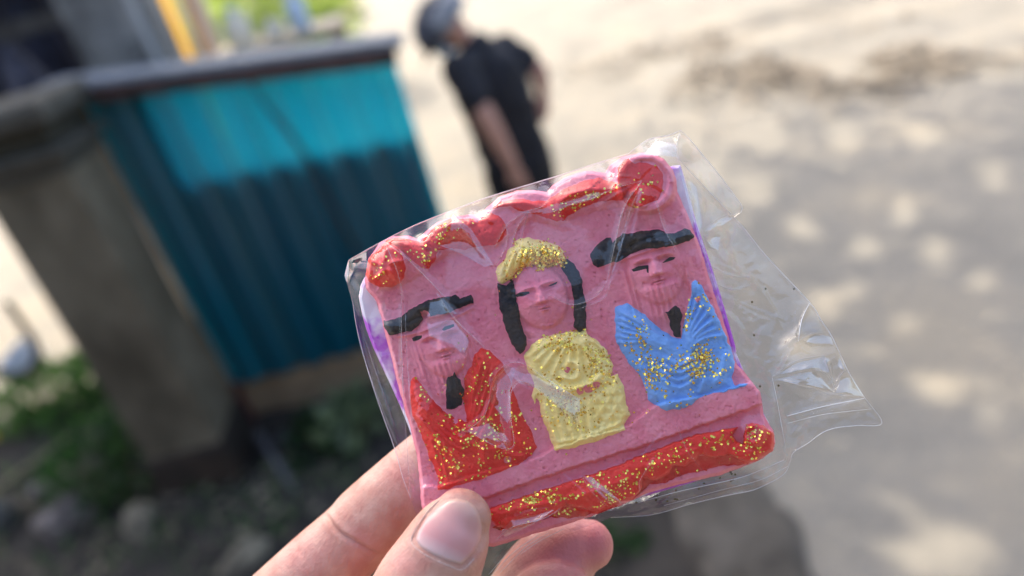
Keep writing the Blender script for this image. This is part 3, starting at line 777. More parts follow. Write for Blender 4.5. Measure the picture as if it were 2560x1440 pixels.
def pdist(line, X, Y):
    """distance to an open polyline, and the parameter 0..1 along it"""
    P = np.array(line, float); d = np.full(X.shape, 1e9); tt = np.zeros(X.shape); n = len(P) - 1
    for k in range(n):
        (ax, ay), (bx, by) = P[k], P[k + 1]
        ex, ey = bx - ax, by - ay; wx, wy = X - ax, Y - ay
        t = np.clip((wx * ex + wy * ey) / (ex * ex + ey * ey + 1e-9), 0, 1)
        q = np.hypot(wx - ex * t, wy - ey * t); m = q < d
        d = np.where(m, q, d); tt = np.where(m, (k + t) / n, tt)
    return d, tt
def crop(ox, oy, s, pts): return [(ox + x / s, oy + y / s) for x, y in pts]
C1 = lambda *p: crop(850, 320, 3.272, p)
C2 = lambda *p: crop(1400, 320, 3.272, p)
C3 = lambda *p: crop(850, 720, 2.483, p)
C4 = lambda *p: crop(1400, 680, 2.483, p)
C6 = lambda *p: crop(620, 1060, 2.51, p)

# ---- outlines, traced once on the plaque's own plane
SLAB = [(912, 700), (922, 645), (948, 608)] + C1((430, 890), (560, 888), (630, 912), (700, 850), (800, 770), (920, 730), (1050, 712), (1150, 715), (1200, 660), (1300, 570), (1450, 512), (1580, 505), (1700, 530), (1760, 460), (1880, 390), (2010, 350)) + \
    C2((270, 355), (380, 375), (430, 300), (520, 235), (650, 200), (750, 205), (850, 250), (920, 340), (955, 430), (962, 520), (1000, 610), (1040, 700), (1090, 830), (1150, 980)) + [(1794, 760)] + \
    C4((1000, 250), (1080, 520), (1100, 575), (1170, 650), (1240, 740), (1255, 820), (1266, 880), (1290, 930), (1325, 985), (1338, 1050), (1325, 1110), (1230, 1172), (1000, 1260), (800, 1305)) + [(1616, 1233), (1556, 1263), (1437, 1305), (1337, 1335), (1234, 1367), (1130, 1360), (1062, 1290), (1053, 1262), (1048, 1183), (1039, 1123), (1023, 1062), (999, 978), (975, 881), (955, 801), (940, 752), (916, 722)]
BACK = [(897, 742), (908, 700), (960, 640), (1080, 590), (1300, 525), (1500, 462), (1640, 425), (1694, 414), (1706, 430), (1742, 560), (1790, 700), (1839, 868), (1839, 880), (1890, 1000), (1920, 1085), (1800, 1180), (1560, 1255), (1235, 1355), (1072, 1290), (1052, 1160), (1001, 1016), (933, 868), (908, 795)]
P = {}
P['hatL'] = C3((265, 205), (330, 190), (380, 183), (410, 150), (440, 128), (500, 100), (545, 78), (640, 55), (720, 43), (742, 66), (810, 38), (832, 62), (833, 92), (735, 130), (640, 163), (545, 182), (530, 152), (500, 150), (522, 195), (500, 222), (445, 268), (370, 284), (300, 296), (282, 255))
P['beardL'] = C3((660, 553), (697, 545), (712, 518), (728, 545), (748, 556), (757, 610), (772, 640), (768, 690), (752, 725), (705, 745), (664, 754), (655, 655))
P['robeL'] = C3((440, 560), (462, 548), (500, 592), (560, 680), (640, 762), (720, 812), (795, 832), (770, 760), (768, 640), (775, 540), (820, 480), (835, 410), (880, 368), (930, 392), (1000, 462), (1060, 590), (1085, 660), (1130, 780), (1190, 900), (1220, 990), (1192, 1042), (1100, 1100), (950, 1160), (780, 1212), (650, 1250), (605, 1257), (600, 1225), (610, 1180), (570, 1080), (520, 960), (490, 870), (445, 780), (432, 690))
P['crown'] = C1((1275, 1180), (1290, 1135), (1340, 1080), (1375, 990), (1440, 950), (1420, 930), (1480, 905), (1540, 893), (1610, 912), (1690, 928), (1780, 960), (1830, 1005), (1843, 1070), (1815, 1135), (1760, 1100), (1700, 1120), (1660, 1165), (1620, 1160), (1640, 1128), (1560, 1128), (1480, 1152), (1440, 1188), (1405, 1232), (1335, 1270), (1288, 1252))
P['hairL'] = [(1243, 706), (1266, 712), (1285, 698), (1288, 735), (1300, 790), (1318, 862), (1312, 878), (1298, 884), (1283, 868), (1262, 815), (1247, 760)]
P['hairR'] = [(1402, 668), (1418, 645), (1434, 660), (1452, 690), (1463, 750), (1466, 820), (1447, 833), (1434, 815), (1436, 750), (1425, 705)]
P['robeC'] = [(1310, 890), (1330, 860), (1365, 840), (1420, 828), (1450, 830), (1462, 824), (1470, 836), (1495, 852), (1520, 880), (1533, 912), (1526, 940), (1545, 935), (1560, 965), (1565, 1000), (1575, 1037), (1560, 1060), (1563, 1074), (1500, 1100), (1430, 1121), (1388, 1125), (1378, 1105), (1364, 1065), (1352, 1030), (1348, 1000), (1340, 995), (1338, 1015), (1330, 990), (1336, 955), (1320, 930)]
P['hatR'] = C2((248, 1060), (250, 1020), (275, 985), (335, 925), (420, 893), (428, 935), (520, 863), (545, 868), (640, 845), (770, 828), (800, 826), (850, 845), (868, 868), (950, 850), (1020, 825), (1070, 838), (1093, 890), (1060, 920), (980, 950), (880, 975), (700, 990), (580, 1032), (500, 1082), (400, 1112), (305, 1140), (268, 1115))
P['beardR'] = C4((652, 245), (680, 235), (718, 208), (742, 222), (762, 270), (748, 330), (750, 408), (712, 402), (692, 360), (672, 290))
P['robeR'] = C4((345, 220), (420, 196), (480, 232), (530, 262), (575, 318), (640, 368), (720, 412), (752, 420), (762, 340), (790, 240), (812, 150), (818, 58), (835, 48), (872, 75), (900, 130), (940, 200), (985, 290), (1020, 380), (1060, 470), (1087, 560), (1080, 612), (1068, 650), (1085, 702), (1178, 688), (1150, 712), (1060, 735), (930, 757), (880, 770), (820, 825), (740, 850), (660, 862), (600, 832), (550, 790), (530, 720), (490, 640), (440, 580), (380, 490), (350, 430), (345, 380), (338, 300))
P['ballL'] = [(912, 680), (922, 650), (948, 618), (975, 605), (992, 612), (1008, 640), (1016, 672), (1004, 706), (978, 718), (948, 718), (924, 706)]
P['leafL'] = C1((360, 925), (430, 905), (530, 898), (640, 925), (740, 975), (805, 1000), (780, 1080), (725, 1150), (670, 1148), (600, 1085), (520, 1010), (440, 965))
P['topA'] = C1((640, 960), (690, 900), (745, 830), (820, 772), (920, 742), (1050, 738), (1130, 765), (1180, 720), (1230, 693), (1300, 718), (1350, 790), (1367, 870), (1320, 920), (1240, 962), (1100, 972), (1020, 998), (920, 985), (800, 1000), (700, 1010))
P['topB'] = C1((1215, 672), (1300, 612), (1450, 578), (1600, 600), (1695, 592), (1745, 560), (1800, 520), (1900, 468), (2010, 430), (2120, 408)) + C2((330, 410), (430, 440), (520, 470), (620, 520), (600, 570), (480, 592), (350, 602), (250, 622), (130, 682), (10, 765)) + C1((1880, 745), (1780, 762), (1650, 732), (1560, 692), (1470, 676), (1390, 640), (1300, 650))
P['curlR'] = C2((470, 440), (478, 320), (520, 268), (562, 243), (595, 285), (700, 288), (795, 310), (835, 370), (848, 430), (832, 520), (800, 578), (742, 606), (690, 640), (620, 655), (560, 640), (520, 590), (500, 520))
P['botHi'] = [(1221, 1271), (1337, 1231), (1476, 1187)] + C4((340, 1205), (520, 1130), (800, 1020), (1000, 980), (1105, 962), (1075, 1005), (1095, 1050), (1140, 1070), (1150, 960), (1190, 935), (1260, 955), (1325, 1000), (1335, 1060), (1320, 1110), (1230, 1165), (1180, 1182), (1110, 1162), (1045, 1132), (960, 1150), (868, 1130), (840, 1172), (770, 1202), (698, 1196), (680, 1250), (600, 1292), (515, 1272), (505, 1340), (440, 1412), (370, 1432)) + C6((2330, 500), (2140, 552), (2000, 505), (1940, 552), (1850, 590), (1750, 640), (1640, 665), (1560, 640), (1520, 600), (1500, 560))
P['botLo'] = C4((1310, 1090), (1230, 1172), (1120, 1200), (1000, 1202), (860, 1240), (720, 1272), (650, 1312), (560, 1320), (440, 1418), (300, 1440)) + C6((2330, 512), (2200, 560), (2040, 590), (1900, 585), (1700, 620), (1580, 668), (1530, 650), (1700, 540), (2000, 440), (2400, 250))
EYES = {'bearded_figure': [C3((448, 312), (470, 300), (508, 294), (506, 310), (480, 325), (455, 330)), C3((634, 258), (650, 240), (706, 224), (708, 238), (680, 252), (645, 264))],
        'crowned_figure': [[(1288, 738), (1300, 731), (1322, 729), (1324, 733), (1308, 740), (1292, 742)], [(1370, 715), (1385, 708), (1394, 704), (1390, 710), (1378, 714)]],
        'long_bearded_figure': [C2((588, 1158), (640, 1132), (722, 1122), (724, 1185), (712, 1180), (708, 1148), (640, 1166), (600, 1174)), C2((836, 1104), (868, 1078), (900, 1056), (944, 1058), (930, 1075), (880, 1092))]}
SLIP = 'y'
# ---- relief heights on a fine grid
GS = 2.0
gx = np.arange(884, 1964, GS); gy = np.arange(364, 1392, GS)
X, Y = np.meshgrid(gx, gy)
WX = X + 2.2 * fbm(X, Y, 14, 4); WY = Y + 2.2 * fbm(X, Y, 14, 9)      # wobble, so that edges are hand-made
D = {k: sdf(v, WX, WY) for k, v in P.items()}
D['slab'] = sdf(SLAB, X + 1.2 * vnoise(X, Y, 16, 2), Y + 1.2 * vnoise(X, Y, 16, 6), 80)
def puff(d, h, w): return h * (1 - np.exp(-np.maximum(d, 0) / w))
H = .22 * fbm(X, Y, 120, 1) + .06 * fbm(X, Y, 22, 2)
def ridge(pts, amp, w, taper=True):
    global H
    pts = [tuple(q) for q in spline([(a, b) for a, b in pts], 5)]
    bb = np.array(pts); m = (X > bb[:, 0].min() - 4 * w) & (X < bb[:, 0].max() + 4 * w) & (Y > bb[:, 1].min() - 4 * w) & (Y < bb[:, 1].max() + 4 * w)
    d, t = pdist(pts, X[m], Y[m])
    e = np.clip(np.minimum(t, 1 - t) * 6, 0, 1) if taper else 1
    H[m] += amp * np.exp(-(d / w) ** 2) * e
def fan(A, B, n, amp, w, sharp=True):
    """n ridges with grooves between, blended from polyline A to polyline B"""
    A = np.array(A, float); B = np.array(B, float)
    for k in range(n):
        t = k / (n - 1); L = A * (1 - t) + B * t
        ridge(L, amp * random.uniform(.8, 1.2), w)
        if k < n - 1:
            t2 = (k + .5) / (n - 1); ridge(A * (1 - t2) + B * t2, -amp * .6, w * .7)
# ledge, recess, rims
table = sdf([(1060, 1215), (1095, 1214), (1200, 1182), (1330, 1148), (1390, 1118), (1570, 1062), (1640, 1012), (1770, 985), (1880, 955), (1930, 975), (1925, 1004), (1905, 1011), (1642, 1103), (1400, 1180), (1210, 1246), (1085, 1288), (1040, 1270), (1040, 1225)], WX, WY)
H += 1.5 * smoothstep(-16, 6, table) * smoothstep(-3, 3, table)
below = sdf([(1000, 1310), (1210, 1246), (1400, 1180), (1642, 1103), (1905, 1011), (1990, 980), (1990, 1420), (1000, 1420)], WX, WY, 200)
H -= .9 * smoothstep(-2, 4, below)
# top roll: pink bulge following the scallops, red band on it
topband = sdf(SLAB[2:36] + C2((600, 640), (300, 680), (130, 730), (0, 800)) + C1((1780, 800), (1550, 760), (1300, 960), (1100, 1010), (900, 1030), (780, 1110), (700, 1190), (560, 1260), (420, 1330), (300, 1330)), WX, WY, 80)
H += puff(topband, 1.5, 16)
for k, h, w in (('topA', 1.1, 10), ('topB', 1.2, 9), ('leafL', 1.6, 14)): H += puff(D[k], h, w)
ridge(C1((1210, 690), (1330, 640), (1480, 610), (1640, 640)), .7, 7); ridge(C1((760, 850), (900, 790), (1060, 775), (1180, 745), (1280, 770)), .7, 8)
ridge(C1((1760, 620), (1900, 540), (2060, 500)) + C2((250, 500), (400, 510)), .8, 8)
ridge(C1((700, 1160), (850, 1080), (1020, 1040), (1200, 1020)), -.5, 10); ridge(C1((1180, 1040), (1290, 990), (1380, 900)), -.4, 8)
rb = np.hypot(X - 964, Y - 664); H += 3.2 * np.sqrt(np.clip(1 - (rb / 56) ** 2, 0, 1))
for k in range(5):
    a = k * 1.256 + .4; ridge([(964 + 6 * math.cos(a), 664 + 6 * math.sin(a)), (964 + 30 * math.cos(a + .5), 664 + 30 * math.sin(a + .5)), (964 + 48 * math.cos(a + .6), 664 + 48 * math.sin(a + .6))], .8, 6)
rc = np.hypot(X - 1614, Y - 455); H += 2.4 * smoothstep(84, 70, rc); H -= .8 * smoothstep(62, 52, rc); H += 1.6 * np.sqrt(np.clip(1 - (np.hypot(X - 1600, Y - 492) / 30) ** 2, 0, 1))
# bottom scroll
H += puff(D['botLo'], .3, 4) + 2.5 * smoothstep(-1, 3, D['botHi']) + puff(D['botHi'], .8, 12)
r2 = np.hypot(X - 1885, Y - 1085); H += 1.0 * np.exp(-((r2 - 22) / 9) ** 2) + .9 * np.exp(-(r2 / 9) ** 2)
ridge([(1240, 1290), (1340, 1262), (1420, 1262)], .6, 8); ridge([(1430, 1250), (1520, 1215), (1600, 1192)], .6, 9); ridge([(1610, 1175), (1700, 1140), (1760, 1120)], .5, 9)
H -= 1.3 * smoothstep(-1, 3, D['botLo']) * (1 - smoothstep(-2, 2, D['botHi']))
# robes
H += puff(D['robeL'], 1.9, 20) + puff(D['robeC'], 2.0, 18) + puff(D['robeR'], 1.8, 18)
fan(C3((470, 600), (600, 760), (720, 860), (830, 900)), C3((450, 760), (560, 880), (680, 1000), (800, 1060)), 5, 1.0, 8)
fan(C3((900, 420), (850, 560), (820, 700), (800, 860)), C3((1010, 520), (960, 700), (900, 860), (840, 960)), 5, 1.0, 8)
fan(C3((560, 900), (600, 1050), (640, 1200)), C3((680, 1000), (700, 1090), (740, 1180)), 4, .6, 7)
ridge(C3((900, 940), (890, 1040), (910, 1120)), .9, 8); ridge(C3((1000, 1010), (1080, 1040), (1160, 1050)), .9, 8); ridge(C3((1040, 660), (1090, 850), (1150, 1000)), .8, 9)
ridge(C3((700, 900), (830, 980), (930, 1010), (1040, 960)), .8, 9)
for k, (a, c) in enumerate([(1316, 892), (1330, 912), (1352, 930), (1380, 944), (1412, 950), (1446, 950), (1480, 940), (1508, 922), (1528, 900), (1520, 880)]):
    ridge([(1436 + (a - 1436) * .18, 836 + (c - 836) * .12), (1436 + (a - 1436) * .6 + 4, 836 + (c - 836) * .42), (a, c)], random.uniform(.45, .8), 5.5)
ridge([(1322, 905), (1350, 950), (1410, 975), (1470, 962), (1528, 920)], 1.3, 9); ridge([(1335, 950), (1380, 985), (1440, 995), (1500, 975), (1545, 945)], -1.0, 9)
ridge([(1400, 925), (1425, 905), (1450, 920), (1440, 945), (1412, 945), (1400, 925)], .8, 6)
fan([(1356, 1000), (1375, 1060), (1400, 1118)], [(1475, 985), (1475, 1040), (1480, 1100)], 5, .4, 6)
lat = ((D['robeC'] > 6) & (X > 1470) & (Y > 965)).astype(float) * smoothstep(1470, 1490, X) * smoothstep(960, 985, Y)
H += lat * .28 * np.maximum(np.cos((X + Y * .7) / 5.2), np.cos((X * 1.0 - Y * .85) / 5.2))
ridge([(1384, 1108), (1440, 1098), (1510, 1075), (1566, 1052)], .8, 6)
fan(C4((360, 240), (450, 290), (540, 350), (640, 410), (740, 440)), C4((350, 430), (420, 440), (500, 430), (600, 460), (720, 520)), 6, .7, 6)
fan(C4((830, 80), (800, 220), (780, 340), (770, 440)), C4((1020, 400), (940, 400), (860, 430), (800, 500)), 7, .7, 6)
fan(C4((640, 520), (740, 580), (840, 520)), C4((600, 640), (740, 720), (900, 620)), 4, .55, 7)
ridge(C4((470, 540), (560, 680), (600, 800)), .8, 9); ridge(C4((1040, 480), (1010, 600), (960, 720)), .8, 10); ridge(C4((900, 650), (880, 720), (860, 760)), .7, 8)
# faces
def face(cx, cy, w, h, dome, s=1.0, ang=-19, beard=False):
    global H
    a = math.radians(ang); dx = X - cx; dy = Y - cy
    u = dx * math.cos(a) + dy * math.sin(a); v = -dx * math.sin(a) + dy * math.cos(a)       # v runs down the face
    r = (u / w) ** 2 + (v / h) ** 2
    H += dome * np.sqrt(np.clip(1 - r, 0, 1)) * smoothstep(1.02, .8, r)
    G = lambda u0, v0, su, sv: np.exp(-((u - u0) / su) ** 2 - ((v - v0) / sv) ** 2)
    H += 1.9 * np.exp(-np.abs(u / (6.5 * s + .17 * np.maximum(v + 30 * s, 0))) ** 3) * smoothstep(-44 * s, 4 * s, v) * smoothstep(17 * s, 12 * s, v)
    H += .6 * G(-8 * s, 10 * s, 5 * s, 5 * s) + .6 * G(8 * s, 10 * s, 5 * s, 5 * s)
    for q in (-1, 1):
        H += .85 * np.exp(-((v + (30 - .006 * (u * q - 24) ** 2) * s) / (4.2 * s)) ** 2) * np.exp(-((u - q * 26 * s) / (21 * s)) ** 4)
        H -= .95 * G(q * 26 * s, -17 * s, 18 * s, 6 * s)
        H += .45 * np.exp(-((v + 12 * s) / (3.2 * s)) ** 2) * np.exp(-((u - q * 26 * s) / (15 * s)) ** 4)
        H += .5 * G(q * 30 * s, 12 * s, 14 * s, 12 * s)
    H += .95 * np.exp(-((v - 27 * s) / (2.6 * s)) ** 2) * np.exp(-(u / (11 * s)) ** 4) + 1.0 * np.exp(-((v - 34 * s) / (2.8 * s)) ** 2) * np.exp(-(u / (9 * s)) ** 4)
    H -= .7 * np.exp(-((v - 30.5 * s) / (1.5 * s)) ** 2) * np.exp(-(u / (13 * s)) ** 4)
    if beard:
        bm = smoothstep(30 * s, 48 * s, v) * np.clip(1 - (np.abs(u) / (60 * s)) ** 2, 0, 1) * smoothstep(150, 110, v)
        H += bm * (1.3 + .22 * np.sin(u / 2.3 + .6 * vnoise(u, v, 30, 3)))
        sm = smoothstep(w * .78, w * .95, np.abs(u)) * smoothstep(w * 1.3, w * 1.1, np.abs(u)) * smoothstep(-30, 0, v) * smoothstep(130, 60, v)
        H += sm * (.6 + .22 * np.sin(u / 2.2))
    return u, v, r
face(1106, 862, 64, 86, 2.0, 1.0, -17, True)
uC, vC, rC = face(1352, 742, 70, 84, 2.8, 1.0, -17)
face(1640, 672, 72, 92, 2.2, 1.05, -15, True)
H += puff(sdf([(1310, 820), (1385, 805), (1400, 850), (1330, 880)], WX, WY), .9, 14)          # neck
# crown, hair, hats, beards
H += puff(D['crown'], 2.6, 12)
fan(C1((1300, 1240), (1340, 1110), (1400, 1010)), C1((1800, 1090), (1790, 1020), (1740, 960)), 9, .6, 5)
H += puff(D['hairL'], 1.3, 5) + puff(D['hairR'], 1.3, 5) + puff(D['beardL'], .9, 6) + puff(D['beardR'], .8, 6)
for k in ('hatL', 'hatR'): H += puff(D[k], 1.5, 6)
H += 1.4 * np.exp(-((X - 1074) / 42) ** 2 - ((Y - 770) / 22) ** 2) * smoothstep(-3, 5, D['hatL']); H += 1.5 * np.exp(-((X - 1608) / 48) ** 2 - ((Y - 592) / 20) ** 2) * smoothstep(-3, 5, D['hatR'])
ridge(C2((520, 1000), (640, 930), (760, 900), (900, 880)), -.9, 5); ridge(C3((400, 230), (500, 175), (640, 130)), -.6, 5)
ridge([(982, 842), (1050, 830), (1120, 800), (1195, 762)], .9, 4); ridge([(1500, 668), (1580, 640), (1640, 620), (1700, 610)], .9, 4)
for k in ('hairL', 'hairR', 'beardL', 'beardR'): H += .10 * vnoise(X, Y, 6, 8) * (D[k] > 0)
H += .085 * fbm(X, Y, 8, 12) + .05 * vnoise(X, Y, 4.2, 14)
# pits and small scars of cast plaster
pn = vnoise(X, Y, 5, 21) * vnoise(X, Y, 9, 23); H -= .34 * smoothstep(.38, .6, pn)
_m = np.maximum.reduce([D['robeL'], D['robeR'], D['robeC']])
ds = D['slab']
H *= .9
H -= 1.6 * (1 - smoothstep(0, 11, ds)) ** 2
def hz(px, py, A=None):
    """height sampled at picture points"""
    A = H if A is None else A
    i = np.clip(((np.asarray(py) - gy[0]) / GS), 0, len(gy) - 1.001); j = np.clip(((np.asarray(px) - gx[0]) / GS), 0, len(gx) - 1.001)
    i0 = i.astype(int); j0 = j.astype(int); fi = i - i0; fj = j - j0
    return (A[i0, j0] * (1 - fi) + A[i0 + 1, j0] * fi) * (1 - fj) + (A[i0, j0 + 1] * (1 - fi) + A[i0 + 1, j0 + 1] * fi) * fj

ORIGIN_P = near_loc(1480, 1240, -9.)            # the plaque's foot
def to_world(q): return CAM + FW * DIST + q[0] * RT + q[1] * UP - q[2] * FW
plaque = empty('painted_plaque', to_world(ORIGIN_P), ROT)
tag(plaque, 'small pink plaster plaque with three painted figures and gold glitter, sealed in clear wrapping', 'plaque')

def grid_mesh(name, sel, Z, mt, parent, px=None, py=None, origin=ORIGIN_P, smooth=True, xs=X, ys=Y):
    """quads of the grid whose four corners are in sel"""
    fsel = sel[:-1, :-1] & sel[1:, :-1] & sel[:-1, 1:] & sel[1:, 1:]
    used = np.zeros(sel.shape, bool); used[:-1, :-1] |= fsel; used[1:, :-1] |= fsel; used[:-1, 1:] |= fsel; used[1:, 1:] |= fsel
    idx = -np.ones(sel.shape, int); idx[used] = np.arange(used.sum())
    V = near_loc((xs if px is None else px)[used], (ys if py is None else py)[used], Z[used]) - origin
    a, b, c, d = idx[:-1, :-1][fsel], idx[1:, :-1][fsel], idx[1:, 1:][fsel], idx[:-1, 1:][fsel]
    Fc = np.stack([a, b, c, d], 1)
    me = bpy.data.meshes.new(name); n = len(Fc)
    me.vertices.add(len(V)); me.vertices.foreach_set('co', V.ravel())
    me.loops.add(4 * n); me.loops.foreach_set('vertex_index', Fc.ravel().astype(np.int32))
    me.polygons.add(n); me.polygons.foreach_set('loop_start', np.arange(0, 4 * n, 4, dtype=np.int32))
    me.update(calc_edges=True); me.validate()
    me.polygons.foreach_set('use_smooth', [smooth] * n)
    me.materials.append(mt)
    o = bpy.data.objects.new(name, me); COL.objects.link(o); o.parent = parent
    return o, idx, used

# materials of the plaque
M_PINK = mat('pink_plaster', (.74, .175, .245), (.86, .31, .375), 150, .85, .6, 2200, spec=.25, lo=.32, hi=.72, detail=8, bdist=.00022)
def paint(nm, c1, c2, rough=.55, b=.25): return mat(nm, c1, c2, 260, rough, b, 2600, spec=.35, lo=.3, hi=.7, detail=6, bdist=.0002)
M_RED = paint('red_paint', (.66, .012, .008), (.78, .030, .020)); M_BLK = paint('black_paint', (.005, .006, .009), (.016, .018, .024), .72, .5)
M_YEL = paint('yellow_paint', (.94, .70, .19), (.95, .79, .33)); M_BLU = paint('blue_paint', (.13, .33, .74), (.21, .44, .84))
M_GLIT = mat('gold_glitter', (.95, .70, .12), rough=.22, metal=1.0)

# slab body: relief front, flared side wall, flat back
def slab():
    sel = ds > -GS * 1.2
    gyy, gxx = np.gradient(ds, GS)
    gl = np.hypot(gxx, gyy) + 1e-6
    out = ds < 0
    px = X - np.where(out, ds * gxx / gl, 0); py = Y - np.where(out, ds * gyy / gl, 0)
    o, idx, used = grid_mesh('plaster_slab', sel, H, M_PINK, plaque, px, py)
    me = o.data; bm = bmesh.new(); bm.from_mesh(me)
    be = [e for e in bm.edges if len(e.link_faces) == 1]
    r = bmesh.ops.extrude_edge_only(bm, edges=be)
    nv = [v for v in r['geom'] if isinstance(v, bmesh.types.BMVert)]
    cx, cy = np.array([v.co.x for v in nv]).mean(), np.array([v.co.y for v in nv]).mean()
    for v in nv:
        v.co.z = -ORIGIN_P[2] - .0062; v.co.x += (v.co.x - cx) * .018; v.co.y += (v.co.y - cy) * .018
    ed = [e for e in bm.edges if len(e.link_faces) == 1]
    try: bmesh.ops.contextual_create(bm, geom=ed)
    except Exception: pass
    bmesh.ops.recalc_face_normals(bm, faces=bm.faces)
    for f in bm.faces: f.smooth = True
    bm.to_mesh(me); bm.free()
slab()
# white backing with purple dye smears, a rim of it shows at both sides
def backing():
    m = bpy.data.materials.new('white_backing_with_purple_dye'); m.use_nodes = True; nt = m.node_tree; N = nt.nodes; Lk = nt.links
    p = N['Principled BSDF']; p.inputs['Roughness'].default_value = .8
    tc = N.new('ShaderNodeTexCoord'); n = N.new('ShaderNodeTexNoise'); n.inputs['Scale'].default_value = 130; n.inputs['Detail'].default_value = 5
    Lk.new(tc.outputs['Object'], n.inputs['Vector'])
    r = N.new('ShaderNodeValToRGB'); e = r.color_ramp.elements
    e[0].position = .40; e[0].color = (.72, .67, .78, 1); e[1].position = .53; e[1].color = (.42, .06, .58, 1)
    Lk.new(n.outputs['Fac'], r.inputs[0]); Lk.new(r.outputs[0], p.inputs['Base Color'])
    pts = [tuple(q) for q in spline([(a, b) for a, b in BACK + BACK[:1]], 3)][:-1]
    n = len(pts); V = []
    for z, s in ((-3.4, .985), (-4.0, .997), (-5.5, 1.0), (-8.6, 1.0), (-9.0, .99)):
        for a, b in pts: V.append(near_loc(1410 + (a - 1410) * s, 880 + (b - 880) * s, z) - ORIGIN_P)
    Fc = [(k * n + i, (k + 1) * n + i, (k + 1) * n + (i + 1) % n, k * n + (i + 1) % n) for k in range(4) for i in range(n)]
    Fc += [tuple(range(n)), tuple(range(4 * n, 5 * n))[::-1]]
    mesh('backing', V, Fc, m, plaque)
backing()

PT = .16                                        # paint stands this far above the plaster, mm
def patch(name, d, mt, parent, t=PT, extra=0.):
    sel = d > -5
    Z = H + np.clip(d / 1.6, -1.2, 1) * t + extra
    o, _, _ = grid_mesh(name, sel & (ds > -1), Z, mt, parent); return o
def holes(d, spots):
    for x, y, r in spots: d = np.minimum(d, np.hypot((X - x), (Y - y) * 1.1) - r + 2.5 * vnoise(X, Y, 6, 5))
    return d
def glitter(name, parent, spots, region=None, size=3.0, seed=0):
    """thin hexagonal flakes lying at odd angles on the wet paint"""
    R = np.random.default_rng(seed); pts = []
    for cx, cy, sx, sy, ang, n in spots:
        a = math.radians(ang)
        u = R.normal(0, sx, n * 3); v = R.normal(0, sy, n * 3)
        qx = cx + u * math.cos(a) - v * math.sin(a); qy = cy + u * math.sin(a) + v * math.cos(a)
        if region is not None:
            k = hz(qx, qy, region) > 1.5; qx, qy = qx[k], qy[k]
        pts.append(np.stack([qx[:n], qy[:n]], 1))
    pts = np.concatenate(pts)
    cl = vnoise(pts[:, 0], pts[:, 1], 30, seed) + .5 * vnoise(pts[:, 0], pts[:, 1], 13, seed + 4)
    pts = pts[cl > R.uniform(-.75, .25, len(pts))]
    pts = pts[(hz(pts[:, 0], pts[:, 1], ds) > 3)]
    z = hz(pts[:, 0], pts[:, 1]) + PT + .10
    e = 2.
    sx = (hz(pts[:, 0] + e, pts[:, 1]) - hz(pts[:, 0] - e, pts[:, 1])) * 1e-3 / (2 * e / F * DIST); sy = -(hz(pts[:, 0], pts[:, 1] + e) - hz(pts[:, 0], pts[:, 1] - e)) * 1e-3 / (2 * e / F * DIST)
    nrm = np.stack([-sx * .6, -sy * .6, np.ones_like(sx)], 1) + R.normal(0, .38, (len(pts), 3)); nrm /= np.linalg.norm(nrm, axis=1)[:, None]
    t = np.cross(nrm, R.normal(0, 1, nrm.shape)); t /= np.linalg.norm(t, axis=1)[:, None]; b = np.cross(nrm, t)
    c = near_loc(pts[:, 0], pts[:, 1], z) - ORIGIN_P
    r = size / F * DIST * R.uniform(.6, 1.25, len(pts))[:, None]
    V = np.stack([c + r * (math.cos(k * math.pi / 3) * t + math.sin(k * math.pi / 3) * b) for k in range(6)], 1).reshape(-1, 3)
    Fc = np.arange(len(pts) * 6).reshape(-1, 6)
    o = mesh(name, V, Fc, M_GLIT, parent); tag(o, kind='stuff'); return o

def figure(name, label, cx, cy, w, h, ang):
    a = math.radians(ang); dx, dy = X - cx, Y - cy
    u = dx * math.cos(a) + dy * math.sin(a); v = -dx * math.sin(a) + dy * math.cos(a)
    d = (1 - np.sqrt((u / w) ** 2 + (v / h) ** 2)) * min(w, h)
    d = np.minimum(d, 400)
    o = patch(name, d, M_PINK, plaque, t=.05); tag(o, label); return o
fl_ = figure('bearded_figure', 'bearded man in red robe and black hat', 1100, 870, 66, 110, -17)
fc_ = figure('crowned_figure', 'woman in yellow robe and gold crown with long black hair', 1352, 748, 66, 92, -17)
fr_ = figure('long_bearded_figure', 'bearded man in blue robe and wide black hat', 1645, 690, 74, 120, -15)
patch('hat', holes(D['hatL'], [(1062, 782, 7), (1071, 790, 5)]), M_BLK, fl_)
patch('robe', holes(D['robeL'], [(1269, 1149, 9), (1138, 1052, 7)]), M_RED, fl_)
patch('beard_tip', D['beardL'], M_BLK, fl_)
patch('crown', D['crown'], M_YEL, fc_)
patch('hair_strand', D['hairL'], M_BLK, fc_); patch('hair_strand', D['hairR'], M_BLK, fc_)
patch('robe', holes(D['robeC'], [(1418, 925, 8), (1470, 972, 12), (1492, 962, 9), (1450, 978, 9)]), M_YEL, fc_)
patch('hat', D['hatR'], M_BLK, fr_)
patch('robe', holes(D['robeR'], [(1756, 895, 9), (1745, 748, 7), (1724, 911, 4)]), M_BLU, fr_)
patch('beard_tip', D['beardR'], M_BLK, fr_)
for fg, nm in ((fl_, 'bearded_figure'), (fc_, 'crowned_figure'), (fr_, 'long_bearded_figure')):
    for e in EYES[nm]: patch('eye', sdf(e, X, Y) + 1.0, M_BLK, fg)
top = patch('top_scroll', np.maximum(D['topA'], D['topB']), M_RED, plaque)
patch('rosette', D['ballL'], M_RED, top); patch('scroll_leaf', D['leafL'], M_RED, top); patch('scroll_curl', D['curlR'], M_RED, top)
bot = patch('bottom_scroll', np.maximum(D['botHi'], D['botLo']) if True else 0, M_RED, plaque)
bot_d = np.maximum(D['botHi'], D['botLo'])
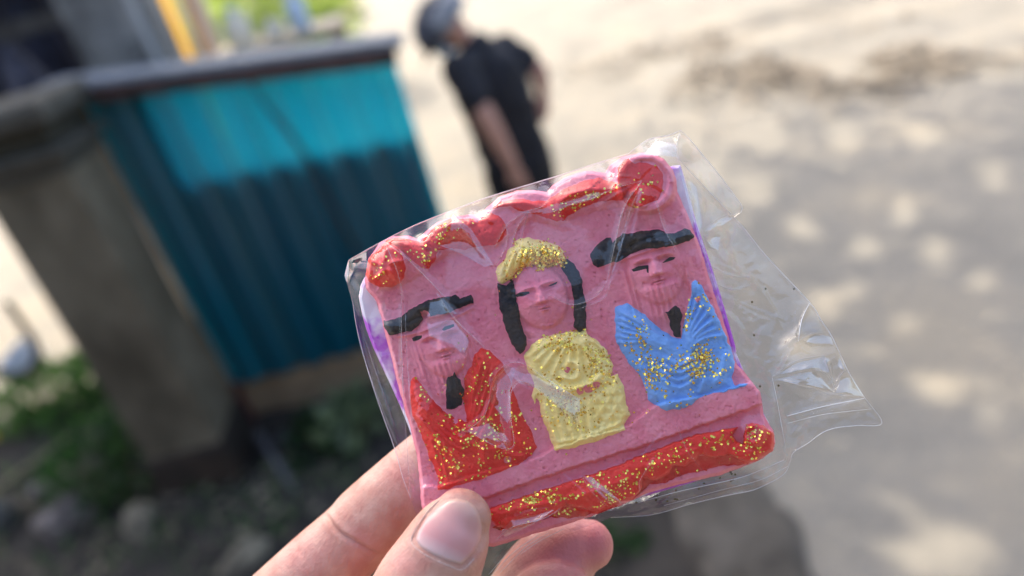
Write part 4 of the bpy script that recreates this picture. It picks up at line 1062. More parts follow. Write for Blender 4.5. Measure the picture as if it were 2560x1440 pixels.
# gold glitter
glitter('glitter', fc_, [(1360, 640, 34, 16, 18, 620), (1290, 672, 22, 18, -40, 160), (1375, 655, 22, 10, 0, 110)], D['crown'] + 8, seed=1)
o = glitter('glitter', fc_, [(1430, 868, 42, 22, 10, 330), (1360, 885, 30, 18, 0, 37), (1440, 925, 45, 18, -15, 150), (1490, 960, 40, 22, -25, 80), (1415, 1010, 40, 26, 40, 161), (1420, 1045, 36, 18, 0, 20), (1380, 960, 25, 25, 0, 37), (1505, 905, 14, 22, 0, 31)], D['robeC'] + 6, seed=2)
glitter('glitter', fl_, [(1090, 1005, 45, 9, 42, 53), (1180, 985, 16, 40, 0, 62), (1215, 960, 20, 40, 0, 44), (1150, 1090, 50, 25, 20, 98), (1240, 1090, 26, 45, 20, 116), (1145, 1160, 40, 30, 0, 152), (1250, 1150, 45, 20, -15, 98), (1190, 1120, 60, 40, 0, 79), (1285, 1060, 10, 45, -15, 30)], D['robeL'] + 4, seed=3)
glitter('glitter', fr_, [(1620, 815, 22, 10, 30, 56), (1605, 860, 19, 27, 0, 56), (1625, 930, 22, 25, 0, 176), (1700, 970, 24, 19, 0, 168), (1755, 885, 18, 15, -30, 80), (1745, 925, 25, 16, -30, 120), (1690, 915, 27, 19, 0, 80), (1720, 790, 6, 27, 20, 36), (1752, 740, 12, 19, -40, 36), (1800, 900, 18, 37, 0, 48), (1740, 985, 52, 13, -8, 24)], D['robeR'] + 3, seed=4)
glitter('glitter', top, [(960, 668, 26, 26, 0, 37), (1030, 640, 34, 14, 10, 43), (1050, 652, 16, 16, 0, 24), (1120, 570, 40, 16, -25, 43), (1085, 600, 18, 22, 0, 18), (1480, 490, 40, 9, -12, 74), (1430, 512, 26, 9, -20, 31), (1410, 530, 30, 14, -30, 12), (1625, 460, 26, 26, 0, 21), (1545, 460, 34, 12, 0, 11), (1588, 510, 14, 8, 0, 8)], np.maximum.reduce([D['topA'], D['topB'], D['leafL'], D['ballL'], D['curlR']]) + 4, seed=5)
glitter('glitter', bot, [(1310, 1255, 60, 12, -19, 152), (1380, 1240, 50, 16, -19, 116), (1480, 1215, 60, 18, -19, 116), (1535, 1240, 34, 18, -30, 98), (1640, 1160, 60, 20, -20, 98), (1720, 1120, 46, 18, -20, 98), (1800, 1100, 40, 20, -15, 62), (1880, 1085, 26, 22, 0, 53), (1870, 1140, 30, 10, -20, 34), (1730, 1180, 60, 10, -18, 34), (1420, 1280, 90, 8, -18, 44)], bot_d + 3, seed=6)
glitter('glitter', plaque, [(1400, 900, 260, 200, 0, 60), (1600, 1030, 40, 6, -10, 14), (1160, 990, 60, 70, 0, 20)], None, seed=7, size=2.3)

# ================================================================== CLEAR BAG
OUT = [(862, 690), (872, 650), (951, 606), (1033, 565), (1125, 528), (1217, 494), (1324, 461), (1400, 438), (1492, 408), (1571, 384), (1600, 362), (1626, 347), (1675, 337), (1701, 326), (1721, 344), (1739, 366), (1797, 436), (1840, 494), (1855, 516), (1852, 532), (1836, 545), (1860, 570), (1916, 640), (2024, 756), (2080, 842), (2123, 933), (2162, 995), (2205, 1058), (2140, 1064), (2088, 1070), (2054, 1083), (2020, 1108), (1985, 1130), (1976, 1152), (1966, 1178), (1948, 1194), (1922, 1208), (1880, 1226), (1811, 1240), (1720, 1262), (1629, 1287), (1527, 1294), (1440, 1325), (1360, 1352), (1300, 1392), (1228, 1448), (1170, 1446), (1090, 1390), (1045, 1300), (1027, 1246), (1007, 1195), (987, 1123), (951, 1022), (918, 921), (892, 820), (882, 760), (868, 712)]
BS = 3.0
bxs = np.arange(840, 2232, BS); bys = np.arange(306, 1470, BS); BX, BY = np.meshgrid(bxs, bys)
bd = sdf(OUT, BX + 1.0 * vnoise(BX, BY, 24, 3), BY + 1.0 * vnoise(BX, BY, 24, 5), 40)
slab_b = sdf(SLAB, BX, BY, 40); back_b = sdf(BACK, BX, BY, 40)
obs = np.full(BX.shape, -60.); m = back_b > 0; obs[m] = -3.6; m = slab_b > 0; obs[m] = np.maximum(hz(BX[m], BY[m]), -1.5) + .45
# the loose flap on the right lies a little behind the plaque's front, rising to its outer corner
seam = -4.6 + 2.2 * smoothstep(1950, 2200, BX) + .8 * np.sin(BX / 61.) * .3
def relax(obs, mask, fixed, up=True, z0=None):
    z = None
    for st in (8, 4, 2, 1):
        o = obs[::st, ::st]; k = mask[::st, ::st]; fx = fixed[::st, ::st]
        if z is None: z = np.where(k, np.maximum(o, fx), fx)
        else:
            i = np.clip(np.arange(o.shape[0]) / 2, 0, z.shape[0] - 1.001); j = np.clip(np.arange(o.shape[1]) / 2, 0, z.shape[1] - 1.001)
            i0, j0 = i.astype(int), j.astype(int); fi = (i - i0)[:, None]; fj = (j - j0)[None]
            z = (z[i0][:, j0] * (1 - fi) + z[i0 + 1][:, j0] * fi) * (1 - fj) + (z[i0][:, j0 + 1] * (1 - fi) + z[i0 + 1][:, j0 + 1] * fi) * fj
        for it in range(260 if st > 2 else 70):
            n = z.copy(); n[1:-1, 1:-1] = .25 * (z[:-2, 1:-1] + z[2:, 1:-1] + z[1:-1, :-2] + z[1:-1, 2:])
            n = np.maximum(n, o); z = np.where(k, n, fx)
    return z
ins = bd > 0
ZF = relax(obs, ins, seam)
ZB = -relax(np.where(back_b > 0, 9.5, -60.), ins, -seam)
# wrinkles and crumples
def bag_line(pts, amp, w, tz=None):
    """a soft crease: ridge along a line, sharper at its start"""
    sp = [tuple(q) for q in spline([(a, b) for a, b in pts], 6)]; bb = np.array(sp)
    m = (BX > bb[:, 0].min() - 6 * w) & (BX < bb[:, 0].max() + 6 * w) & (BY > bb[:, 1].min() - 6 * w) & (BY < bb[:, 1].max() + 6 * w)
    d, t = pdist(sp, BX[m], BY[m]); e = np.clip(np.minimum(t, 1 - t) * 7, 0, 1)
    q = np.zeros(BX.shape); q[m] = amp * np.exp(-np.abs(d) / w) * e; return q
def facet(poly, gx_, gy_, blur=6, lift=0.):
    """a crumpled flat: the film tilted inside a polygon"""
    d = sdf(poly, BX, BY, 40); c = np.array(poly).mean(0)
    q = smoothstep(-blur, blur, d); return q * (gx_ * (BX - c[0]) + gy_ * (BY - c[1]) + lift)
WR = np.zeros(BX.shape)
WR += .16 * fbm(BX, BY, 170, 31)
sw = np.exp(-np.maximum(slab_b, 0) / 20)
WR += (.22 * (1 - np.abs(fbm(BX * .8 + BY * .6, BY - BX * .5, 70, 33))) ** 4) * smoothstep(10, -14, slab_b) * smoothstep(0, 26, bd)
L = lambda *p: p
def crumple(x, y, lam, seed, n=4):
    R_ = np.random.default_rng(seed); q = 0
    for k in range(n):
        a = R_.uniform(0, math.pi); l = lam * R_.uniform(.7, 1.5); ph = R_.uniform(0, 2)
        wob = 14 * vnoise(x, y, 90, seed + k)
        u = ((x + wob) * math.cos(a) + (y - wob) * math.sin(a)) / l + ph
        q = q + np.abs(np.mod(u, 2) - 1) * l / lam
    return q
def zone(cx, cy, rx, ry, ang=0):
    a = math.radians(ang); u = (BX - cx) * math.cos(a) + (BY - cy) * math.sin(a); v = -(BX - cx) * math.sin(a) + (BY - cy) * math.cos(a)
    return smoothstep(1.1, .6, np.hypot(u / rx, v / ry))
WR += 1.25 * crumple(BX, BY, 62, 5) * np.maximum(zone(2050, 900, 120, 100, 20), .9 * zone(1690, 365, 70, 50)) + .45 * crumple(BX, BY, 50, 8) * np.maximum(zone(1770, 620, 60, 160, -20), zone(895, 720, 40, 90))
WR += .35 * crumple(BX, BY, 95, 11) * smoothstep(30, -10, slab_b) * smoothstep(0, 40, bd) * (1 - zone(2050, 900, 140, 110, 20)) + .22 * crumple(BX, BY, 120, 15) * smoothstep(-10, 30, slab_b)
WR += .16 * crumple(BX, BY, 24, 29, 3) * np.maximum(zone(2050, 900, 120, 100, 20), np.maximum(zone(1690, 365, 70, 50), .6 * zone(1780, 620, 60, 160, -20)))
WR += .5 * crumple(BX * .35 + BY * .1, BY * 1.0 + BX * .33, 30, 19, 3) * zone(1760, 1215, 240, 34, -17)
for pts, a, w in (
    (C1((370, 930), (560, 1080), (780, 1300), (900, 1440)), .75, 5), (C1((370, 950), (470, 1180), (520, 1400)), .6, 4), ([(1092, 732), (1140, 800), (1212, 869)], .7, 5), ([(1003, 730), (1004, 860), (1010, 1010), (1026, 1240)], .7, 4), ([(1015, 760), (1022, 900), (1034, 1060)], .35, 4),
    (C1((900, 680), (1010, 830), (1140, 990), (1260, 1130)), .55, 4), (C1((1365, 800), (1360, 960), (1300, 1080), (1270, 1120)), .45, 4),
    ([(1322, 526), (1290, 575), (1272, 650)], .4, 3), ([(1322, 526), (1305, 590), (1300, 650)], .35, 3), ([(1322, 526), (1270, 560), (1235, 620)], .4, 3), ([(1322, 526), (1340, 590), (1370, 640)], .3, 3), ([(1322, 526), (1380, 560), (1430, 570)], .3, 3), ([(1322, 526), (1356, 516), (1375, 500)], .5, 3),
    ([(1604, 452), (1540, 470), (1470, 500), (1410, 515)], .5, 3), ([(1604, 452), (1545, 485), (1490, 520)], .4, 3), ([(1604, 452), (1560, 520), (1535, 620), (1518, 700)], .7, 5), ([(1612, 455), (1590, 560), (1580, 600)], .5, 4), ([(1640, 500), (1660, 570), (1690, 625)], .5, 5), ([(1604, 452), (1650, 470), (1700, 520)], .35, 3), ([(1604, 448), (1560, 440), (1520, 452)], .4, 3),
    ([(1518, 700), (1490, 740), (1430, 762), (1370, 735)], .5, 4), ([(1530, 690), (1510, 745), (1440, 775)], .35, 4), ([(1560, 640), (1520, 720), (1470, 740)], .3, 4),
    (C3((790, 885), (850, 920), (960, 980), (1045, 1000), (1080, 960), (1060, 800), (1062, 650), (1110, 585), (1190, 600), (1330, 720), (1490, 880)), .6, 4), (C3((925, 700), (950, 560), (1040, 470), (1140, 470), (1260, 550), (1400, 640), (1490, 690)), .6, 4), (C3((790, 885), (890, 800), (930, 690)), .5, 4),
    ([(880, 745), (900, 860), (940, 980), (1000, 1130)], .5, 4), ([(868, 690), (905, 760), (925, 840)], .5, 4), ([(872, 652), (885, 672), (868, 708)], .7, 4), ([(885, 672), (915, 650)], .5, 3), ([(905, 830), (950, 960), (985, 1060)], .4, 4),
    ([(1693, 393), (1745, 450), (1828, 536), (1920, 645), (2022, 757)], 1.1, 5), ([(1693, 393), (1720, 470), (1740, 560), (1770, 660), (1800, 760)], .8, 5), ([(1701, 330), (1692, 362), (1697, 398), (1720, 404)], .9, 4), ([(1640, 350), (1690, 362)], .6, 4), ([(1626, 347), (1570, 384)], .5, 4), ([(1690, 362), (1640, 372), (1580, 384)], .6, 5), ([(1745, 430), (1758, 560), (1752, 690)], .6, 5), ([(1852, 532), (1800, 545), (1762, 575)], .8, 6), ([(1758, 585), (1810, 548)], .6, 5), ([(1762, 590), (1800, 640), (1870, 700)], .5, 5), ([(1752, 600), (1775, 650), (1800, 720)], .5, 5),
    ([(1775, 665), (1830, 690), (1880, 692)], .6, 4), ([(1790, 710), (1830, 725), (1880, 712)], .5, 4), ([(1800, 735), (1880, 770), (1960, 800)], .35, 3), ([(1900, 700), (1940, 790), (1960, 830)], .5, 4), ([(1805, 770), (1850, 820), (1865, 850)], .6, 6),
    ([(2024, 757), (2005, 800), (1996, 852)], 1.0, 4), ([(1996, 852), (1960, 910), (1930, 945)], .8, 5), ([(1930, 945), (1945, 1020), (1962, 1110), (1965, 1150)], .9, 5), ([(1930, 945), (1985, 905), (2060, 890)], .9, 5), ([(1930, 945), (2010, 965), (2080, 985), (2155, 990)], .9, 5), ([(1990, 855), (2035, 832), (2078, 842)], .7, 5), ([(2000, 870), (2050, 890), (2090, 880)], .8, 5), ([(2060, 890), (2075, 930), (2085, 966)], .8, 4), ([(2035, 922), (2068, 936), (2086, 966)], .9, 4), ([(2086, 966), (2110, 930), (2130, 940)], .8, 5), ([(2085, 930), (2100, 920), (2120, 935)], .6, 5),
    ([(1968, 1040), (2060, 1016), (2160, 996)], 1.1, 4), ([(1968, 1052), (2060, 1032), (2180, 1020)], .8, 3), ([(1970, 1085), (2010, 1050), (2060, 1034)], .6, 3), ([(1965, 1135), (1985, 1100), (2020, 1070)], .5, 4), ([(1960, 1150), (1900, 1175), (1840, 1196), (1700, 1225), (1610, 1250), (1560, 1270)], .9, 4), ([(1968, 1165), (1900, 1200), (1800, 1225), (1660, 1262), (1600, 1272)], .6, 3), ([(1960, 1160), (1860, 1190), (1720, 1235), (1620, 1262)], .5, 3), ([(1620, 1250), (1606, 1270), (1560, 1284)], .7, 4), ([(1965, 1100), (1960, 1150), (1975, 1165)], .8, 4),
    ([(1240, 1350), (1280, 1318), (1360, 1296), (1400, 1272)], .8, 5), ([(1262, 1345), (1330, 1310), (1385, 1275)], .7, 4), ([(1270, 1300), (1330, 1278), (1390, 1272)], .6, 5), ([(1480, 1190), (1500, 1220), (1560, 1262)], .6, 4), ([(1455, 1190), (1480, 1230), (1520, 1265)], .5, 4), ([(1400, 1180), (1460, 1235), (1500, 1280)], .4, 4), ([(1330, 1340), (1280, 1380), (1228, 1440)], .9, 4), ([(1360, 1330), (1290, 1388), (1240, 1440)], .7, 4), ([(1290, 1345), (1250, 1395), (1222, 1440)], .7, 4), ([(1400, 1318), (1320, 1370)], .6, 4),
    ([(1640, 1140), (1600, 1200), (1600, 1230)], .35, 4), ([(1690, 1060), (1720, 1130), (1760, 1180)], .3, 4), ([(1660, 1080), (1600, 1150)], .3, 3)):
    WR += bag_line(pts, a, w)
for poly, gx_, gy_, lf in (
    ([(870, 650), (886, 672), (868, 712), (860, 690)], .05, .03, .2), (C1((920, 700), (1080, 830), (1260, 1120), (1180, 1140), (1000, 1030), (800, 960)), .006, -.012, .2),
    (C3((560, 90), (640, 60), (730, 160), (545, 182)), .012, .02, .2), (C3((530, 200), (700, 165), (800, 320), (780, 430), (720, 400), (560, 300)), -.004, .016, .2),
    (C3((950, 560), (1040, 470), (1190, 490), (1490, 690), (1490, 870), (1330, 720), (1110, 585), (1060, 640), (1075, 960), (1030, 990)), .010, .018, .3), (C3((795, 885), (890, 800), (1010, 985)), .01, .02, .2),
    (C1((1300, 620), (1700, 610), (1640, 690), (1480, 680)), .0, .02, .1), (C2((520, 240), (780, 280), (640, 430), (460, 500), (0, 560), (0, 470), (420, 420)), .004, .016, .1),
    ([(1640, 350), (1690, 362), (1690, 395), (1600, 390)], .01, .03, .2), ([(1700, 330), (1722, 350), (1740, 370), (1700, 395)], -.05, .02, .3),
    ([(1762, 575), (1800, 545), (1852, 532), (1835, 545), (1790, 575), (1765, 600)], .02, .06, .3), ([(1757, 590), (1800, 590), (1795, 625), (1770, 620)], -.03, .03, .2),
    ([(1990, 850), (2035, 832), (2078, 842), (2085, 862), (2030, 862)], .01, .07, .3), ([(1930, 945), (1996, 905), (2060, 890), (2040, 920), (1990, 930)], .02, .06, .3), ([(1935, 947), (1990, 930), (2045, 925), (2080, 980), (2010, 965)], .01, .045, .2), ([(2060, 890), (2075, 900), (2076, 940), (2045, 920)], .06, .01, .2), ([(2086, 980), (2105, 945), (2128, 938), (2160, 992)], -.02, .06, .3), ([(2093, 912), (2098, 880), (2122, 928), (2105, 925)], .06, .03, .3), ([(2035, 925), (2062, 936), (2087, 966), (2080, 968)], -.05, .06, .2),
    ([(1968, 1045), (2150, 1000), (2178, 1024), (2000, 1056), (1975, 1085)], .0, -.05, .2), ([(2000, 1060), (2180, 1022), (2203, 1056), (2060, 1080), (1990, 1120)], .004, .02, .0),
    ([(1275, 1302), (1385, 1274), (1360, 1296), (1260, 1340), (1250, 1330)], .006, .04, .2), ([(1455, 1188), (1480, 1190), (1560, 1258), (1520, 1262)], .02, .03, .2),
    ([(884, 750), (905, 830), (985, 1060), (1000, 1120), (950, 1010), (900, 850)], .05, .0, .2), ([(1700, 420), (1740, 470), (1760, 560), (1745, 600), (1730, 540)], -.035, .01, .2), ([(1780, 650), (1880, 690), (1960, 800), (1900, 790), (1810, 740)], .012, -.016, .2), ([(1700, 1215), (1880, 1180), (1950, 1160), (1940, 1185), (1800, 1225), (1640, 1265)], .0, .05, .2)):
    WR += facet(poly, gx_ * 1.0, gy_ * 1.0, 3, lf)
edge_fade = smoothstep(-2, 9, bd)
ZFw = np.maximum(ZF + WR * edge_fade, np.where(slab_b > 0, obs - .15, -60))
ZBw = ZB - (.7 * fbm(BX, BY, 60, 41) + .5 * np.abs(fbm(BX + BY, BY - BX, 50, 43))) * edge_fade * .7
gby, gbx = np.gradient(bd, BS); gl = np.hypot(gbx, gby) + 1e-6; outm = bd < 0
PXb = BX - np.where(outm, bd * gbx / gl, 0); PYb = BY - np.where(outm, bd * gby / gl, 0)
ZFw = np.where(outm, seam + .02, ZFw); ZBw = np.where(outm, seam - .02, np.minimum(ZBw, ZFw - .05))

def film_material(name='clear_film', f0=.058):
    m = bpy.data.materials.new(name); m.use_nodes = True; nt = m.node_tree; N = nt.nodes; Lk = nt.links
    N.remove(N['Principled BSDF'])
    tr = N.new('ShaderNodeBsdfTransparent'); tr.inputs[0].default_value = (.99, .99, .99, 1)
    gl = N.new('ShaderNodeBsdfGlossy'); gl.inputs['Roughness'].default_value = .03
    df = N.new('ShaderNodeBsdfDiffuse'); df.inputs[0].default_value = (.8, .8, .82, 1)
    lw = N.new('ShaderNodeLayerWeight'); lw.inputs[0].default_value = .5
    p5 = N.new('ShaderNodeMath'); p5.operation = 'POWER'; p5.inputs[1].default_value = 5
    mu = N.new('ShaderNodeMath'); mu.operation = 'MULTIPLY_ADD'; mu.inputs[1].default_value = .2; mu.inputs[2].default_value = f0
    Lk.new(lw.outputs['Facing'], p5.inputs[0]); Lk.new(p5.outputs[0], mu.inputs[0])
    tc = N.new('ShaderNodeTexCoord'); nz = N.new('ShaderNodeTexNoise'); nz.inputs['Scale'].default_value = 170; nz.inputs['Detail'].default_value = 3
    mp = N.new('ShaderNodeMapping'); mp.inputs['Scale'].default_value = (.35, 1.5, 1); mp.inputs['Rotation'].default_value = (0, 0, -.5)
    Lk.new(tc.outputs['Object'], mp.inputs[0]); Lk.new(mp.outputs[0], nz.inputs['Vector'])
    bp = N.new('ShaderNodeBump'); bp.inputs['Strength'].default_value = .15; bp.inputs['Distance'].default_value = .0004
    Lk.new(nz.outputs['Fac'], bp.inputs['Height']); Lk.new(bp.outputs[0], gl.inputs['Normal'])
    a = N.new('ShaderNodeMixShader'); b = N.new('ShaderNodeMixShader'); b.inputs[0].default_value = .012
    Lk.new(mu.outputs[0], a.inputs[0]); Lk.new(tr.outputs[0], a.inputs[1]); Lk.new(gl.outputs[0], a.inputs[2])
    Lk.new(a.outputs[0], b.inputs[1]); Lk.new(df.outputs[0], b.inputs[2]); Lk.new(b.outputs[0], N['Material Output'].inputs[0])
    return m
FILM_F0 = .058
M_FILM = film_material(); M_SHEEN_FOLD = film_material('sheen_fold_film', .17)
ORIGIN_B = near_loc(1500, 1290, -5.)
bag = empty('clear_bag', to_world(ORIGIN_B), ROT)
tag(bag, 'crinkled clear cellophane bag wrapped round the pink plaque with a loose flap at right', 'bag')
selb = bd > -BS * 1.2
grid_mesh('front_film', selb, ZFw, M_FILM, bag, PXb, PYb, ORIGIN_B, True, BX, BY)
grid_mesh('back_film', selb, ZBw, M_FILM, bag, PXb, PYb, ORIGIN_B, True, BX, BY)
# stray flakes caught inside the bag
_R = np.random.default_rng(77); _fp = np.array([(1985, 722), (1885, 838), (1880, 755), (1900, 966), (1946, 964), (1914, 722), (1826, 1180), (1800, 1195), (1838, 1186), (1690, 1226), (1640, 1250), (1760, 1208)] + [(_R.uniform(1560, 1900), 0) for k in range(10)])
_fp[12:, 1] = 1275 - (_fp[12:, 0] - 1560) * .30 + _R.uniform(-14, 14, 10)
_z = np.array([ZFw[int((y - bys[0]) / BS), int((x - bxs[0]) / BS)] for x, y in _fp]) - .25
_c = near_loc(_fp[:, 0], _fp[:, 1], _z) - ORIGIN_B; _r = 2.9 / F * DIST
_V = np.stack([_c + _r * np.array([math.cos(k * math.pi / 3), math.sin(k * math.pi / 3), .2 * math.cos(k * 2.1)]) for k in range(6)], 1).reshape(-1, 3)
tag(mesh('stray_flakes', _V, np.arange(len(_fp) * 6).reshape(-1, 6), mat('dull_gold_flake', (.10, .075, .03), rough=.4, metal=.6), bag), kind='stuff')
# folded and heat-sealed edges: thin ribs of doubled film
M_EDGE = bpy.data.materials.new('film_edge'); M_EDGE.use_nodes = True
_p = M_EDGE.node_tree.nodes['Principled BSDF']; _p.inputs['Base Color'].default_value = (.85, .85, .86, 1); _p.inputs['Roughness'].default_value = .15; _p.inputs['Alpha'].default_value = .55
def bz(px, py):
    i = np.clip(np.rint((np.asarray(py) - bys[0]) / BS).astype(int), 0, len(bys) - 1); j = np.clip(np.rint((np.asarray(px) - bxs[0]) / BS).astype(int), 0, len(bxs) - 1)
    return ZFw[i, j]
def rib(pts, r, name='edge_fold', lift=.06):
    sp = np.array([tuple(q) for q in spline([(a, b) for a, b in pts], 5)])
    q = near_loc(sp[:, 0], sp[:, 1], bz(sp[:, 0], sp[:, 1]) + lift) - ORIGIN_B
    n = len(q); rr = [r * 1e-3 * (.55 + .45 * math.sin(math.pi * min(1, max(0, k / (n - 1))))) for k in range(n)]
    v, f = tube(q, rr, 6); return mesh(name, v, f, M_EDGE, bag, True)
rib(OUT[1:10], .10); rib(OUT[9:14], .08); rib(OUT[13:20], .07); rib([(1693, 393), (1745, 450), (1828, 536)], .07); rib([OUT[20], OUT[21], OUT[22], OUT[23], (2052, 800), OUT[24], OUT[25], OUT[26]], .09)
rib(OUT[26:34], .07); rib(OUT[33:42], .06); rib(OUT[46:50] if False else [(1027, 1246), (1007, 1195), (987, 1123), (951, 1022), (918, 921), (892, 820), (882, 760)], .07); rib([OUT[0], OUT[1]], .06)
rib([(1968, 1040), (2060, 1016), (2160, 996)], .10, 'seal_seam'); rib([(1970, 1058), (2060, 1036), (2180, 1022)], .05, 'seal_seam')
rib([(1960, 1150), (1900, 1176), (1840, 1197), (1700, 1228), (1610, 1252)], .06, 'seal_seam'); rib([(2024, 757), (2004, 800), (1996, 852)], .08); rib([(1931, 945), (1946, 1020), (1962, 1110), (1966, 1150)], .05)
for _p in ([(1345, 1338), (1285, 1380), (1226, 1442)], [(1372, 1332), (1310, 1372), (1250, 1432)], [(1300, 1352), (1262, 1390), (1222, 1436)], [(1410, 1322), (1350, 1352), (1300, 1386)]): rib(_p, .06, 'pleat')
rib([(1969, 1166), (1900, 1200), (1800, 1226), (1660, 1264)], .045, 'seal_seam')

# extra film patches, tilted and more reflective, added for sky sheen, partly on folds
def sheen_fold(poly, g=(0, .02), lift=.2, blur=1.0):
    sp = np.array(poly, float); c = sp.mean(0); zc = float(np.max(bz(sp[:, 0], sp[:, 1])))
    V = [near_loc(c[0], c[1], float(bz(c[0], c[1])) + lift + .1) - ORIGIN_B]; n = len(sp); K = 5
    for k in range(1, K + 1):
        q = c + (sp - c) * k / K
        z = bz(q[:, 0], q[:, 1]) * .5 + .5 * float(bz(c[0], c[1])) + lift + g[0] * (q[:, 0] - c[0]) + g[1] * (q[:, 1] - c[1]) + .12 * fbm(q[:, 0], q[:, 1], 30, 50)
        z = np.maximum(z, bz(q[:, 0], q[:, 1]) + .05)
        V += list(near_loc(q[:, 0], q[:, 1], z) - ORIGIN_B)
    Fc = [(0, 1 + i, 1 + (i + 1) % n) for i in range(n)]
    for k in range(K - 1): Fc += [(1 + k * n + i, 1 + (k + 1) * n + i, 1 + (k + 1) * n + (i + 1) % n, 1 + k * n + (i + 1) % n) for i in range(n)]
    return mesh('sheen_fold', V, Fc, M_SHEEN_FOLD, bag, True)
def sub(poly, n=3):
    out = []
    for (a, b), (c, d) in zip(poly, poly[1:] + poly[:1]):
        for k in range(n): out.append((a + (c - a) * k / n, b + (d - b) * k / n))
    return out
for poly, g, lf in (([(1932, 945), (1990, 908), (2060, 891), (2074, 930), (2040, 922), (1995, 936)], (.004, .03), .3), ([(1940, 948), (1995, 938), (2036, 926), (2084, 980), (2012, 966)], (0, .016), .25), ([(1992, 851), (2035, 833), (2078, 843), (2084, 864), (2030, 868)], (.004, .034), .3), ([(2088, 982), (2104, 942), (2128, 938), (2160, 991)], (-.01, .028), .3), ([(2062, 893), (2080, 905), (2085, 962), (2074, 935)], (.03, .01), .3), ([(2094, 914), (2099, 884), (2120, 926), (2106, 924)], (.02, .03), .3),
                     ([(1640, 351), (1690, 362), (1692, 392), (1610, 386)], (.004, .02), .2), ([(1763, 576), (1802, 546), (1850, 533), (1832, 546), (1790, 574)], (.01, .03), .3), ([(1276, 1302), (1384, 1275), (1350, 1300), (1262, 1342), (1254, 1330)], (0, .02), .2), ([(870, 652), (886, 672), (869, 710), (861, 690)], (.02, .02), .1),
                     (C3((1110, 480), (1190, 490), (1330, 590), (1490, 690), (1490, 870), (1400, 790), (1310, 690), (1200, 605), (1110, 590), (1060, 540)), (.004, .012), .2), (C3((795, 885), (895, 795), (1000, 880), (1070, 970), (1030, 995), (940, 970)), (.003, .012), .15), (C3((930, 700), (950, 560), (1030, 480), (1090, 500), (1055, 640), (1060, 800), (1040, 840)), (.006, .008), .15),
                     (C3((560, 90), (640, 60), (730, 160), (545, 182)), (.002, .014), .12), (C3((535, 195), (640, 168), (735, 205), (800, 330), (780, 430), (700, 350), (560, 300)), (.002, .010), .12), (C1((925, 705), (1080, 835), (1255, 1118), (1180, 1138), (1000, 1030), (810, 960), (900, 840)), (.004, .010), .12),
                     ([(1457, 1190), (1478, 1192), (1556, 1256), (1522, 1260)], (.003, .02), .15), (C1((1450, 690), (1700, 640), (1960, 560), (2120, 520), (2110, 570), (1950, 620), (1700, 700)), (.0, .014), .12), ([(1528, 640), (1552, 545), (1600, 470), (1606, 480), (1570, 560), (1545, 650), (1525, 700)], (.008, .006), .12), ([(1758, 590), (1800, 592), (1796, 626), (1770, 620)], (.0, .03), .2), ([(1715, 440), (1742, 470), (1756, 560), (1745, 596), (1732, 530)], (-.01, .016), .2)):
    sheen_fold(sub(list(poly)), g, lf)
M_CREASE_GLINT = bpy.data.materials.new('crease_glint_film'); M_CREASE_GLINT.use_nodes = True  # thin white ribs painting highlights along the film creases
_p = M_CREASE_GLINT.node_tree.nodes['Principled BSDF']; _p.inputs['Base Color'].default_value = (.9, .9, .92, 1); _p.inputs['Roughness'].default_value = .1; _p.inputs['Alpha'].default_value = .22
